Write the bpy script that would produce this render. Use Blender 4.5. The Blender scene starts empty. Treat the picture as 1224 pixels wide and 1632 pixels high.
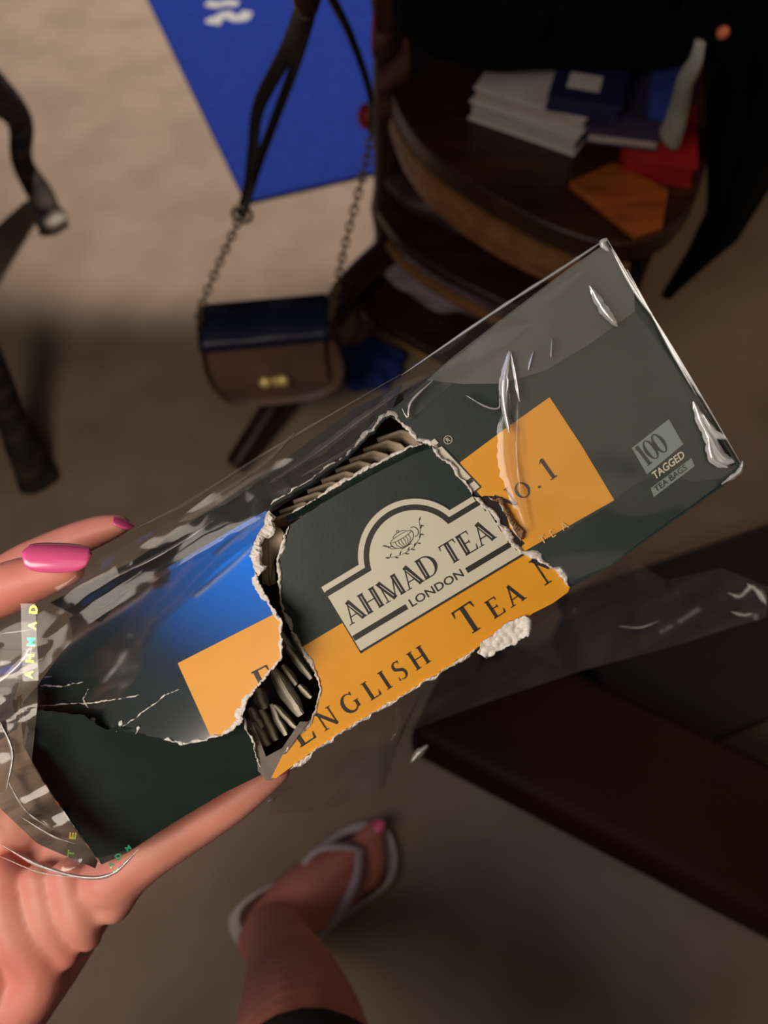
import bpy, bmesh, math, random
from mathutils import Vector, Matrix, noise
random.seed(7)
C = bpy.context.scene.collection
V = Vector
# ------------------------------------------------------------------ camera
FPX = 1226.0; TILT = math.radians(30); CAMZ = 1.0
cam_d = bpy.data.cameras.new('camera'); cam = bpy.data.objects.new('camera', cam_d); C.objects.link(cam)
cam.location = (0, 0, CAMZ); cam.rotation_euler = (TILT, 0, 0)
cam_d.sensor_fit = 'VERTICAL'; cam_d.sensor_height = 36; cam_d.sensor_width = 27
cam_d.lens = FPX / 1632 * 36; cam_d.clip_start = .01
cam_d.dof.use_dof = True; cam_d.dof.focus_distance = .302; cam_d.dof.aperture_fstop = 7
bpy.context.scene.camera = cam
# ------------------------------------------------------------------ world, lights, exposure
vs = bpy.context.scene.view_settings
vs.view_transform = 'Standard'; vs.look = 'None'; vs.gamma = 1; vs.use_curve_mapping = False; vs.exposure = 0
w = bpy.data.worlds.new('world'); bpy.context.scene.world = w; w.use_nodes = True
w.node_tree.nodes['Background'].inputs[0].default_value = (.30, .24, .22, 1)
w.node_tree.nodes['Background'].inputs[1].default_value = .07
def area(name, loc, target, size, power, col, size_y=None):
    l = bpy.data.lights.new(name, 'AREA'); l.energy = power; l.color = col; l.size = size
    if size_y: l.shape = 'RECTANGLE'; l.size_y = size_y
    o = bpy.data.objects.new(name, l); C.objects.link(o); o.location = loc
    o.rotation_euler = (V(target) - V(loc)).to_track_quat('-Z', 'Y').to_euler(); return o
area('reading_lamp', (-.50, -.24, 1.20), (-.05, .12, .72), .42, 5.6, (1, .87, .75))
blue_l = area('blue_sheen_light', (-1.30, .14, 1.70), (-.08, .12, .72), .80, .17, (.0, .23, 1)); blue_l.data.spread = math.radians(26)  # unseen blue light, added at the left panel's mirror angle for its sheen
area('ceiling_lamp', (.10, -.50, 2.15), (.2, .5, .3), .8, 1.7, (1, .82, .62))
sp = bpy.data.lights.new('carpet_edge_spot', 'SPOT'); sp.energy = 330; sp.color = (1, .89, .81)  # added spot; its cone edge stands in for the shadow line on the carpet
sp.spot_size = math.radians(54); sp.spot_blend = .14; sp.shadow_soft_size = .05
so = bpy.data.objects.new('carpet_edge_spot', sp); C.objects.link(so); so.location = (-.4, 2.7, 2.4)
area('warm_carpet_fill', (.95, .80, .95), (.62, .62, 0), .25, 1.5, (1, .72, .46))  # added warm fill brightening the carpet at the right
so.rotation_euler = (V((-.4, 2.30, 0)) - so.location).to_track_quat('-Z', 'Y').to_euler()

# ------------------------------------------------------------------ projection helpers (metres in, metres out)
FW = V((0, math.sin(TILT), -math.cos(TILT))); UP = V((0, math.cos(TILT), math.sin(TILT))); RT = V((1, 0, 0)); CP = V((0, 0, CAMZ))
def ray(px, py): return FW + RT * ((px - 612) / FPX) + UP * ((816 - py) / FPX)
def Q(px, py, d): return CP + ray(px, py) * d
def G(px, py, z=0):
    r = ray(px, py); return CP + r * ((z - CAMZ) / r.z)
def plane(px, py, d, ix=0, iy=0):              # a real plane in space: inverse depth is linear over the view
    return lambda x, y, e=0: Q(x, y, 1 / (1 / d + ix * (x - px) + iy * (y - py)) - e)
# ------------------------------------------------------------------ object helpers
def obj(name, bm_or_me, m, parent=None, smooth=False):
    if isinstance(bm_or_me, bmesh.types.BMesh):
        me = bpy.data.meshes.new(name); bm_or_me.to_mesh(me); bm_or_me.free()
    else: me = bm_or_me
    if smooth:
        for p in me.polygons: p.use_smooth = True
    if m: me.materials.clear(); me.materials.append(m)
    o = bpy.data.objects.new(name, me); C.objects.link(o)
    if parent:
        o.parent = parent
        o.matrix_parent_inverse = Matrix.Translation(parent.location).inverted() if parent.type == 'EMPTY' else Matrix.Identity(4)
    return o
def tag(o, label=None, cat=None, group=None, kind=None):
    if label: o['label'] = label
    if cat: o['category'] = cat
    if group: o['group'] = group
    if kind: o['kind'] = kind
    return o
def thing(name, label, cat, loc=(0, 0, 0), group=None):
    o = bpy.data.objects.new(name, None); C.objects.link(o); o.location = loc; o.empty_display_size = .02
    return tag(o, label, cat, group)
def lin(c):
    return tuple((v / 255 / 12.92 if v / 255 <= .04045 else ((v / 255 + .055) / 1.055) ** 2.4) for v in c) + (1,)
def mat(name, c, rough=.6, c2=None, nscale=20, bump=0, bscale=80, spec=.5, metal=0, coat=0, sss=0, detail=4, stretch=None, coat_rough=.1, bdist=.0003):
    m = bpy.data.materials.new(name); m.use_nodes = True; nt = m.node_tree; b = nt.nodes['Principled BSDF']
    b.inputs['Base Color'].default_value = lin(c); b.inputs['Roughness'].default_value = rough
    b.inputs['Metallic'].default_value = metal; b.inputs['Specular IOR Level'].default_value = spec
    b.inputs['Coat Weight'].default_value = coat; b.inputs['Coat Roughness'].default_value = coat_rough
    if sss:
        b.inputs['Subsurface Weight'].default_value = sss; b.inputs['Subsurface Radius'].default_value = (1, .35, .2)
        b.inputs['Subsurface Scale'].default_value = .006
    tc = nt.nodes.new('ShaderNodeTexCoord'); src = tc.outputs['Object']
    if stretch:
        mp = nt.nodes.new('ShaderNodeMapping'); mp.inputs['Scale'].default_value = stretch
        nt.links.new(src, mp.inputs[0]); src = mp.outputs[0]
    if c2:
        n = nt.nodes.new('ShaderNodeTexNoise'); n.inputs['Scale'].default_value = nscale; n.inputs['Detail'].default_value = detail
        r = nt.nodes.new('ShaderNodeValToRGB'); r.color_ramp.elements[0].color = lin(c); r.color_ramp.elements[1].color = lin(c2)
        r.color_ramp.elements[0].position = .35; r.color_ramp.elements[1].position = .65
        nt.links.new(src, n.inputs['Vector']); nt.links.new(n.outputs[0], r.inputs[0]); nt.links.new(r.outputs[0], b.inputs['Base Color'])
    if bump:
        n = nt.nodes.new('ShaderNodeTexNoise'); n.inputs['Scale'].default_value = bscale; n.inputs['Detail'].default_value = 5
        bp = nt.nodes.new('ShaderNodeBump'); bp.inputs['Strength'].default_value = bump; bp.inputs['Distance'].default_value = bdist
        nt.links.new(src, n.inputs['Vector']); nt.links.new(n.outputs[0], bp.inputs['Height']); nt.links.new(bp.outputs[0], b.inputs['Normal'])
    return m
def film_mat(name, haze, gloss=.12, rough=.06, tint=(225, 225, 222), bscale=14, bump=.08, fres=1.0):
    m = bpy.data.materials.new(name); m.use_nodes = True; nt = m.node_tree; nt.nodes.clear()
    out = nt.nodes.new('ShaderNodeOutputMaterial'); tr = nt.nodes.new('ShaderNodeBsdfTransparent')
    gl = nt.nodes.new('ShaderNodeBsdfGlossy'); gl.inputs['Roughness'].default_value = rough
    df = nt.nodes.new('ShaderNodeBsdfDiffuse'); df.inputs[0].default_value = lin(tint)
    lw = nt.nodes.new('ShaderNodeFresnel'); lw.inputs[0].default_value = 1.45
    mm = nt.nodes.new('ShaderNodeMath'); mm.operation = 'MULTIPLY_ADD'; mm.inputs[1].default_value = fres; mm.inputs[2].default_value = gloss; mm.use_clamp = True
    m1 = nt.nodes.new('ShaderNodeMixShader'); m2 = nt.nodes.new('ShaderNodeMixShader')
    nz = nt.nodes.new('ShaderNodeTexNoise'); nz.inputs['Scale'].default_value = bscale; nz.inputs['Detail'].default_value = 1; nz.inputs['Distortion'].default_value = .6
    tc = nt.nodes.new('ShaderNodeTexCoord'); bp = nt.nodes.new('ShaderNodeBump'); bp.inputs['Strength'].default_value = bump; bp.inputs['Distance'].default_value = .003
    n2 = nt.nodes.new('ShaderNodeTexNoise'); n2.inputs['Scale'].default_value = bscale * 1.5; n2.inputs['Detail'].default_value = 4
    mh = nt.nodes.new('ShaderNodeMath'); mh.operation = 'MULTIPLY'; mh.inputs[1].default_value = haze * 2; mh.use_clamp = True
    L = nt.links.new
    L(tc.outputs['Object'], nz.inputs['Vector']); L(tc.outputs['Object'], n2.inputs['Vector'])
    L(nz.outputs[0], bp.inputs['Height']); L(bp.outputs[0], gl.inputs['Normal']); L(n2.outputs[0], mh.inputs[0])
    L(lw.outputs[0], mm.inputs[0]); L(mh.outputs[0], m1.inputs[0]); L(tr.outputs[0], m1.inputs[1]); L(df.outputs[0], m1.inputs[2])
    L(mm.outputs[0], m2.inputs[0]); L(m1.outputs[0], m2.inputs[1]); L(gl.outputs[0], m2.inputs[2]); L(m2.outputs[0], out.inputs[0])
    return m
def resample(pts, step):
    out = []
    for a, b in zip(pts, pts[1:]):
        n = max(1, int(math.dist(a, b) / step))
        for i in range(n): out.append((a[0] + (b[0] - a[0]) * i / n, a[1] + (b[1] - a[1]) * i / n))
    out.append(tuple(pts[-1])); return out
def evenly(pts, n):
    """n points evenly spaced along a polyline (any dimension)"""
    ps = [V(p) for p in pts]; L = [0]
    for a, b in zip(ps, ps[1:]): L.append(L[-1] + (b - a).length)
    out = []; k = 0
    for i in range(n):
        s = L[-1] * i / (n - 1)
        while k < len(ps) - 2 and L[k + 1] < s: k += 1
        f = (s - L[k]) / max(1e-9, L[k + 1] - L[k]); out.append(ps[k].lerp(ps[k + 1], f))
    return out
def smoothpts(pts, n):
    """Catmull-Rom through points, n per span"""
    ps = [V(p) for p in pts]; ps = [ps[0] * 2 - ps[1]] + ps + [ps[-1] * 2 - ps[-2]]; out = []
    for i in range(1, len(ps) - 2):
        a, b, c, d = ps[i - 1:i + 3]
        for k in range(n):
            t = k / n
            out.append(.5 * ((2 * b) + (c - a) * t + (2 * a - 5 * b + 4 * c - d) * t * t + (3 * b - a - 3 * c + d) * t ** 3))
    out.append(ps[-2]); return out
def torn(pts, amp=2.0, step=4):
    r = resample(pts, step); out = [r[0]]
    for a, b, c in zip(r, r[1:], r[2:]):
        dx, dy = c[0] - a[0], c[1] - a[1]; l = math.hypot(dx, dy) or 1
        k = amp * (noise.noise(V((b[0] * .09, b[1] * .09, 1))) * 1.6 + random.uniform(-.35, .35))
        out.append((b[0] - dy / l * k, b[1] + dx / l * k))
    out.append(r[-1]); return out
def sheet(poly, F, thick, e=0):
    """flat cardboard piece with thickness (prism) from an outline on a plane"""
    bm = bmesh.new()
    a = [bm.verts.new(F(x, y, e)) for x, y in poly]; b = [bm.verts.new(F(x, y, e - thick)) for x, y in poly]
    bm.faces.new(a); bm.faces.new(b[::-1])
    for i in range(len(a)):
        j = (i + 1) % len(a); bm.faces.new((a[j], a[i], b[i], b[j]))
    bmesh.ops.recalc_face_normals(bm, faces=bm.faces)
    bmesh.ops.triangulate(bm, faces=[f for f in bm.faces if len(f.verts) > 4]); return bm
def clip(poly, p, q):
    """keep the part of the polygon to the right-hand (screen) side of p->q"""
    s = lambda a: (q[0] - p[0]) * (a[1] - p[1]) - (q[1] - p[1]) * (a[0] - p[0])
    out = []
    for i in range(len(poly)):
        a, b = poly[i], poly[(i + 1) % len(poly)]; sa, sb = s(a), s(b)
        if sa >= 0: out.append(a)
        if sa * sb < 0:
            t = sa / (sa - sb); out.append((a[0] + (b[0] - a[0]) * t, a[1] + (b[1] - a[1]) * t))
    return out
def inside(poly, x, y):
    r = False; j = len(poly) - 1
    for i in range(len(poly)):
        xi, yi = poly[i]; xj, yj = poly[j]
        if (yi > y) != (yj > y) and x < (xj - xi) * (y - yi) / (yj - yi) + xi: r = not r
        j = i
    return r
def rim(pts, F, w0=4, w1=8, side=1, lift=.0006, seed=0, bm=None):
    """fuzzy torn-paper edge: a lumpy ribbon along a torn outline"""
    bm = bm or bmesh.new(); r = resample(pts, 2.2); rows = []
    for i, b in enumerate(r):
        a = r[max(0, i - 2)]; c = r[min(len(r) - 1, i + 2)]; dx, dy = c[0] - a[0], c[1] - a[1]; l = math.hypot(dx, dy) or 1
        nx, ny = -dy / l * side, dx / l * side
        f = min(1, i / 3, (len(r) - 1 - i) / 3)
        w = (w0 + (w1 - w0) * abs(noise.noise(V((b[0] * .03, b[1] * .03, seed)))) * 2 + random.uniform(-1, 1) * .8) * (f * .9 + .1)
        o = random.uniform(-1.3, 1.0)
        row = []
        for t, h in ((-.0, 0), (.12, .8), (.4, 1), (.75, .7), (1, 0)):
            row.append(bm.verts.new(F(b[0] + nx * (w * t + o * (1 - t)), b[1] + ny * (w * t + o * (1 - t)), .0001 + h * lift * random.uniform(.6, 1.3))))
        rows.append(row)
    for a, b in zip(rows, rows[1:]):
        for k in range(4): bm.faces.new((a[k], a[k + 1], b[k + 1], b[k]))
    bmesh.ops.recalc_face_normals(bm, faces=bm.faces); return bm
def loft(top, bot, n, m, F, wob=0, wf=.02, seed=0, thick=0):
    """sheet spanned between two polylines of (px,py,depth)"""
    A = evenly(top, n); B = evenly(bot, n); bm = bmesh.new(); rows = []
    for i in range(n):
        row = []
        for k in range(m):
            p = A[i].lerp(B[i], k / (m - 1)); d = p.z
            if wob: d += wob * (noise.noise(V(((p.x * .857 - p.y * .515) * wf * .25, (p.x * .515 + p.y * .857) * wf, seed))) + .25 * noise.noise(V((p.x * wf, p.y * wf, seed + 5))))
            row.append(bm.verts.new(Q(p.x, p.y, d)))
        rows.append(row)
    for a, b in zip(rows, rows[1:]):
        for k in range(m - 1): bm.faces.new((a[k], a[k + 1], b[k + 1], b[k]))
    bmesh.ops.recalc_face_normals(bm, faces=bm.faces); return bm
def tube(pts, r, seg=8, bm=None, closed=False, flat=1):
    bm = bm or bmesh.new(); rows = []; n = len(pts); ps = [V(p) for p in pts]
    rr = r if isinstance(r, (list, tuple)) else [r] * n; pu = None
    for i, p in enumerate(ps):
        t = (ps[min(i + 1, n - 1)] - ps[max(i - 1, 0)]).normalized()
        if closed: t = (ps[(i + 1) % n] - ps[i - 1]).normalized()
        if pu is None: u = t.cross(V((.3, .2, .93))).normalized()
        else: u = (pu - t * pu.dot(t)).normalized()
        pu = u; v = t.cross(u)
        rows.append([bm.verts.new(p + (u * math.cos(a) + v * math.sin(a) * flat) * rr[i]) for a in [2 * math.pi * k / seg for k in range(seg)]])
    pairs = list(zip(rows, rows[1:])) + ([(rows[-1], rows[0])] if closed else [])
    for a, b in pairs:
        for k in range(seg): bm.faces.new((a[k], a[(k + 1) % seg], b[(k + 1) % seg], b[k]))
    if not closed: bm.faces.new(rows[0][::-1]); bm.faces.new(rows[-1])
    return bm
def prism(pts, z0, z1, bev=0, bm=None):
    """upright prism from world xy outline"""
    bm2 = bmesh.new(); a = [bm2.verts.new((p[0], p[1], z1)) for p in pts]; b = [bm2.verts.new((p[0], p[1], z0)) for p in pts]
    bm2.faces.new(a); bm2.faces.new(b[::-1])
    for i in range(len(a)):
        j = (i + 1) % len(a); bm2.faces.new((a[i], b[i], b[j], a[j]))
    bmesh.ops.recalc_face_normals(bm2, faces=bm2.faces)
    if bev: bmesh.ops.bevel(bm2, geom=bm2.edges[:], offset=bev, segments=3, affect='EDGES', profile=.6)
    return bm2
def rbox(c, sx, sy, sz, bev, rot=0, seg=3, tilt=0):
    bm = bmesh.new(); bmesh.ops.create_cube(bm, size=1); bmesh.ops.scale(bm, vec=(sx, sy, sz), verts=bm.verts)
    if bev: bmesh.ops.bevel(bm, geom=bm.edges[:], offset=bev, segments=seg, affect='EDGES')
    bmesh.ops.transform(bm, matrix=Matrix.Translation(c) @ Matrix.Rotation(rot, 4, 'Z') @ Matrix.Rotation(tilt, 4, 'X'), verts=bm.verts); return bm
def organic(name, chains, voxel, m, parent=None, smooth_it=6, ell=(), skip=None):
    """one continuous body surface grown around tapering chains of joints"""
    bm = bmesh.new()
    for ch in chains:
        pts = [V((*p, r)) for p, r in ch]; P = smoothpts(pts, 6) if len(pts) > 2 else evenly(pts, 8)
        for p in P: bmesh.ops.create_icosphere(bm, subdivisions=2, radius=p[3], matrix=Matrix.Translation(p.to_3d()))
    for c, sc, rot in ell:
        bmesh.ops.create_icosphere(bm, subdivisions=3, radius=1, matrix=Matrix.Translation(c) @ rot @ Matrix.Diagonal((*sc, 1)))
    me = bpy.data.meshes.new(name); bm.to_mesh(me); bm.free(); o = bpy.data.objects.new(name, me); C.objects.link(o)
    r = o.modifiers.new('r', 'REMESH'); r.mode = 'VOXEL'; r.voxel_size = voxel
    s = o.modifiers.new('s', 'SMOOTH'); s.factor = .6; s.iterations = smooth_it
    bpy.context.view_layer.update(); dg = bpy.context.evaluated_depsgraph_get()
    m2 = bpy.data.meshes.new_from_object(o.evaluated_get(dg)); bpy.data.objects.remove(o)
    return obj(name, m2, m, parent, True)
# ------------------------------------------------------------------ materials
M = dict(
 carpet=mat('carpet', (156, 138, 122), .95, (143, 126, 110), 9, .9, 260, spec=.1, bdist=.002),
 mat_blue=mat('mat_blue', (24, 48, 132), .8, (21, 44, 122), 40, .4, 400, spec=.1),
 mat_white=mat('mat_white', (170, 168, 165), .7),
 green=mat('green_card', (25, 40, 34), .48, (30, 45, 38), 60, .15, 500, spec=.4),
 greenL=mat('green_card_gloss', (22, 36, 31), .6, (25, 40, 34), 60, .12, 40, spec=.2, coat=1, coat_rough=.11),
 orange=mat('orange_print', (232, 158, 18), .45, (238, 164, 22), 30, .15, 300),
 cream=mat('cream_print', (214, 208, 182), .5),
 black=mat('black_print', (34, 30, 26), .5),
 paper=mat('torn_paper', (244, 238, 228), .95, (224, 216, 204), 260, .4, 700, spec=.1),
 grey=mat('grey_board', (140, 130, 120), .9, (124, 114, 106), 120, .5, 300, spec=.1),
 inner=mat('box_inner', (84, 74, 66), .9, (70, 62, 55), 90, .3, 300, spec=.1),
 bag=mat('tea_paper', (176, 171, 156), .9, (156, 150, 136), 200, .5, 500, spec=.1),
 bagedge=mat('tea_paper_edge', (232, 226, 206), .95, (212, 206, 186), 260, .5, 600, spec=.1),
 tab=mat('tea_tab', (206, 188, 164), .9, (186, 168, 146), 80, .4, 300, spec=.1),
 skin=mat('skin', (232, 158, 138), .5, (222, 138, 120), 30, .25, 300, spec=.4, sss=.25, stretch=(1, 1, 1)),
 skin2=mat('leg_skin', (205, 132, 120), .5, (190, 116, 104), 12, .1, 200, spec=.35),
 nail=mat('nail_polish', (255, 104, 162), .22, spec=.7, coat=.6),
 wood=mat('dark_wood', (52, 26, 16), .38, (36, 17, 11), 10, .1, 60, stretch=(1, 6, 6), spec=.45),
 woodtan=mat('tan_wood', (122, 84, 52), .45, (100, 66, 38), 12, .1, 60, stretch=(1, 5, 8)),
 woodor=mat('lamplit_wood', (150, 78, 24), .4, (120, 58, 18), 12, .1, 60, stretch=(1, 5, 8)),
 leather=mat('brown_leather', (112, 82, 72), .55, (96, 70, 62), 14, .4, 300),
 navy=mat('navy_leather', (14, 20, 46), .45, None, 10, .3, 200),
 gold=mat('gold_metal', (250, 226, 150), .3, metal=.35),
 chain=mat('antique_chain', (130, 112, 92), .4, metal=.8),
 strap=mat('black_leather', (14, 13, 16), .5),
 cloth=mat('black_cloth', (9, 9, 10), .95, (6, 6, 7), 30, .5, 200, spec=.1),
 bench=mat('oxblood_leather', (46, 16, 9), .6, (36, 12, 8), 8, .3, 150, spec=.15),
 plum=mat('plum_cloth', (30, 20, 25), .8, (32, 20, 26), 20, .4, 200),
 white=mat('white_cover', (186, 178, 176), .6), pages=mat('page_edges', (168, 158, 150), .9, (140, 130, 124), 300, .4, 500, stretch=(.1, .1, 6)),
 navyb=mat('navy_cover', (22, 22, 62), .5), red=mat('red_cover', (140, 14, 22), .5), purple=mat('purple_cover', (44, 36, 62), .6),
 lilac=mat('lilac_cloth', (138, 122, 132), .9, (120, 104, 112), 20, .4, 100), yellow=mat('ochre_cloth', (176, 142, 72), .9),
 beige=mat('beige_suede', (170, 150, 116), .9), bluecl=mat('blue_cloth', (30, 58, 140), .9, (22, 44, 110), 30, .5, 120),
 rubber=mat('white_rubber', (190, 176, 178), .55), footbed=mat('footbed', (92, 58, 46), .8),
 hem=mat('navy_cloth', (20, 20, 34), .95, None, 10, .4, 300),
 film=film_mat('clear_film', .012, .01, .08, fres=.45), filmhazy=film_mat('hazy_film', .085, .02, .16, fres=.5), film2=film_mat('faint_sheen_film', .004, .008, .14, fres=.5), crease=film_mat('crease_glint', .8, .35, .12, (240, 240, 236)),  # haze of these films stands in for reflections and wrinkle highlights
 loose=film_mat('loose_film', .16, .06, .16, (150, 142, 142), 18), crumple=film_mat('crumpled_film', .12, .03, .12, (205, 190, 172), 45, .2, fres=.6),
 holo=mat('holo_foil', (214, 196, 60), .2, (60, 200, 120), 120, metal=.9, detail=1),
 pinkdot=mat('coral', (220, 120, 90), .5), palestrap=mat('pale_strap', (150, 152, 140), .7),
)
M['greenL'].node_tree.nodes['Principled BSDF'].inputs['Coat IOR'].default_value = 2.7
def brindle():
    m = bpy.data.materials.new('brindle_fur'); m.use_nodes = True; nt = m.node_tree; b = nt.nodes['Principled BSDF']; b.inputs['Roughness'].default_value = .8
    tc = nt.nodes.new('ShaderNodeTexCoord'); wv = nt.nodes.new('ShaderNodeTexWave'); wv.inputs['Scale'].default_value = 12; wv.inputs['Distortion'].default_value = 6; wv.bands_direction = 'Z'
    wv.inputs['Detail'].default_value = 3; r = nt.nodes.new('ShaderNodeValToRGB'); r.color_ramp.elements[0].color = lin((20, 14, 10)); r.color_ramp.elements[1].color = lin((52, 38, 22)); r.color_ramp.elements[0].position = .4
    at = nt.nodes.new('ShaderNodeAttribute'); at.attribute_name = 'white'; mx = nt.nodes.new('ShaderNodeMix'); mx.data_type = 'RGBA'
    L = nt.links.new; L(tc.outputs['Object'], wv.inputs[0]); L(wv.outputs[0], r.inputs[0]); L(at.outputs['Fac'], mx.inputs[0]); L(r.outputs[0], mx.inputs[6]); mx.inputs[7].default_value = lin((190, 178, 165)); L(mx.outputs[2], b.inputs['Base Color'])
    return m
M['fur'] = brindle()
# ================================================================== STRUCTURE
bm = bmesh.new(); bmesh.ops.create_grid(bm, x_segments=60, y_segments=60, size=3.2)
for v in bm.verts: v.co.y += 1; v.co.z = 0
tag(obj('floor', bm, M['carpet']), kind='structure', label='beige short pile carpet')

# ================================================================== BACKGROUND THINGS
def xy(v): return (v.x, v.y)
# --- blue exercise mat
corner = G(392, 326); e1 = (G(600, 278) - corner).normalized(); e2 = (G(235, 0) - corner).normalized()
e2 = (e2 - e1 * e2.dot(e1) * .0).normalized()
t = thing('exercise_mat', 'bright blue exercise mat lying on the carpet beside the dark wooden stand', 'mat', corner)
pl = [corner, corner + e1 * .60, corner + e1 * .60 + e2 * 1.7, corner + e2 * 1.7]
obj('mat_sheet', prism([xy(p) for p in pl], .0005, .007, .002), M['mat_blue'], t)
# white lettering near the far edge, only partly in view
bm = bmesh.new()
def matstroke(pts, wpx=15):
    ps = [G(x, y, .0078) for x, y in resample(pts, 4)]
    tube(ps, [.0140 * (1 + .12 * math.sin(i)) for i in range(len(ps))], 8, bm)
matstroke([(332, 30), (345, 36), (350, 26), (362, 22), (375, 30), (388, 28), (394, 18)])
matstroke([(330, 4), (345, 8), (362, 4), (380, 6)]); matstroke([(332, -22), (350, -16), (372, -20)])
for v in bm.verts: v.co.z = .0072 + (v.co.z - .0078) * .08
obj('lettering', bm, M['mat_white'], t)
# --- three-tier rounded stand with tall post and splayed foot
base = G(575, 505)
st = thing('tiered_stand', 'dark wooden tiered stand with curved shelves and a tall post', 'stand', (base.x, base.y, 0))
col_x, col_y = G(618, 486).x, G(618, 486).y
cx, cy = col_x, col_y
prof = [(0, .030), (.03, .030), (.05, .024), (.16, .022), (.2, .028), (.24, .022), (.5, .021), (.54, .027), (.58, .020), (.80, .018), (.84, .024), (.86, .010)]
obj('post', tube([V((cx, cy, z + .004)) for z, r in prof], [r for z, r in prof], 20), M['wood'], st, True)
def tier(curve, back, z, th, name='shelf'):
    pts = [xy(G(p[0], p[1], z)) for p in smoothpts([(x, y) for x, y in curve], 6)] + [xy(G(x, y, z)) for x, y in back]
    s = obj(name, prism(pts, z - th, z, .004), M['wood'], st)
    rail = [G(p[0], p[1], z - th * .5) for p in smoothpts([(x, y) for x, y in curve], 6)]
    return s, pts
T1 = [(606, 60), (625, 150), (668, 222), (735, 278), (820, 330), (905, 370), (985, 388), (1060, 372), (1105, 325), (1128, 260)]
s1, p1 = tier(T1, [(1150, 60), (1000, -60), (700, -60)], .42, .028)
# moulded tan apron let into the front of the top shelf
def apron(curve, z, h, m, n0, n1, par, inset=.003):
    P = [G(p[0], p[1], z) for p in smoothpts([(x, y) for x, y in curve], 8)]; P = P[int(len(P) * n0):int(len(P) * n1)]
    cen = V((sum(p.x for p in P) / len(P), sum(p.y for p in P) / len(P) + .3, 0)); rows = []; bm = bmesh.new()
    for i, p in enumerate(P):
        f = math.sin(math.pi * (i + .5) / len(P)) ** .5; d = (V((p.x, p.y, 0)) - cen).normalized() * -inset; hh = h * (.35 + .65 * f)
        rows.append([bm.verts.new(V((p.x, p.y, 0)) + d * s + V((0, 0, zz))) for s, zz in ((-.8, z - .03), (-1.8, z - .033 - hh * .5), (-.8, z - .034 - hh), (2, z - .034 - hh), (2, z - .03))])
    for a, b in zip(rows, rows[1:]):
        for k in range(5): bm.faces.new((a[k], a[(k + 1) % 5], b[(k + 1) % 5], b[k]))
    bm.faces.new(rows[0]); bm.faces.new(rows[-1][::-1]); bmesh.ops.recalc_face_normals(bm, faces=bm.faces)
    return obj('apron', bm, m, par)
tag(apron(T1, .42, .042, M['woodtan'], .12, .72, st), 'tan moulding under the top shelf')
T2 = [(598, 330), (640, 385), (700, 428), (780, 470), (860, 505), (940, 520), (1010, 500)]
tier(T2, [(1060, 330), (900, 240), (680, 230)], .26, .018)
tag(apron(T2, .26, .012, M['woodtan'], .1, .8, st), 'tan edge of the middle shelf')
T3 = [(560, 470), (620, 520), (690, 560), (770, 600), (860, 620)]
tier(T3, [(960, 560), (900, 400), (640, 400)], .10, .02)
for a, b in (((1075, 350), None), ((760, 60), None)):
    p = G(a[0], a[1], .42); obj('shelf_support', tube([V((p.x - .01, p.y + .03, z)) for z in (.0, .03, .1, .25, .4)], [.014, .012, .011, .012, .014], 12), M['wood'], st, True)
foot = G(392, 732); k1 = G(440, 650, .06)
for tip, mid in ((foot, None), (V((.40, 1.10, 0)), None), (V((.22, 1.42, 0)), None)):
    a = V((cx, cy, .12)); d = V((tip.x, tip.y, .016))
    pts = smoothpts([a, a.lerp(d, .3) + V((0, 0, .035)), a.lerp(d, .65) + V((0, 0, .015)), d + V((0, 0, .0)) , d + (d - a) * .06], 5)
    obj('foot', tube(pts, [.026 - .010 * i / len(pts) for i in range(len(pts))], 12), M['wood'], st, True)
hook = G(497, -35, .70)
obj('peg', tube(smoothpts([V((cx, cy, .80)), V(((cx + hook.x) / 2, (cy + hook.y) / 2, .765)), hook - V((0, 0, .012)), hook + (hook - V((cx, cy, .72))) * .12 + V((0, 0, .02))], 6), .007, 10), M['wood'], st, True)
# --- books and papers on the stand
def book(name, a, b, z, depth, th, cov, label, flare=0, cat='book', grp='books lying on the top shelf', pg=None):
    A, B = G(*a, z), G(*b, z); e = (B - A); wd = e.length; e.normalize(); f = V((-e.y, e.x, 0)); t = thing(name, label, cat, (A.x, A.y, z), grp)
    def bx(u0, u1, v0, v1, z0, z1): return prism([xy(A + e * u + f * v) for u, v in ((u0, v0), (u1, v0), (u1, v1), (u0, v1))], z0, z1, .0008)
    c = th * .10
    obj('page_block', bx(.003, wd - .003, .003, depth - .001, z + c, z + th - c), M['pages'] if not pg else pg, t)
    obj('cover', bx(0, wd, 0, depth, z, z + c), cov, t); obj('cover', bx(0, wd, 0, depth, z + th - c, z + th), cov, t)
    obj('spine', bx(0, wd, depth - .002, depth, z + c, z + th - c), cov, t)
    return t, A, e, f, wd
book('paperback_book', (745, 190), (915, 250), .4205, .15, .024, M['white'], 'thick white book lowest in the pile at the left of the top shelf')
book('paperback_book', (752, 163), (930, 214), .446, .14, .018, M['white'], 'white book topmost of the pale pile on the top shelf')
book('hardback_book', (985, 286), (1100, 300), .4205, .12, .026, M['red'], 'red book at the right edge of the top shelf', pg=M['red'])
book('hardback_book', (932, 228), (1048, 242), .4475, .15, .012, M['purple'], 'dark purple book with pale page edges lying on the red book')
t, A, e, f, wd = book('boxed_game', (868, 176), (985, 196), .466, .10, .016, M['navyb'], 'dark navy box with a white panel on its lid lying across the books', cat='box', pg=M['navyb'])
obj('label_panel', prism([xy(A + e * u + f * v) for u, v in ((.018, .025), (.055, .025), (.055, .055), (.018, .055))], .4822, .4828), M['white'], t)
book('hardback_book', (1030, 190), (1075, 196), .46, .11, .02, M['bluecl'], 'blue book standing out beneath the black backpack', pg=M['bluecl'])
pan = G(960, 330, .4206)
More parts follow.
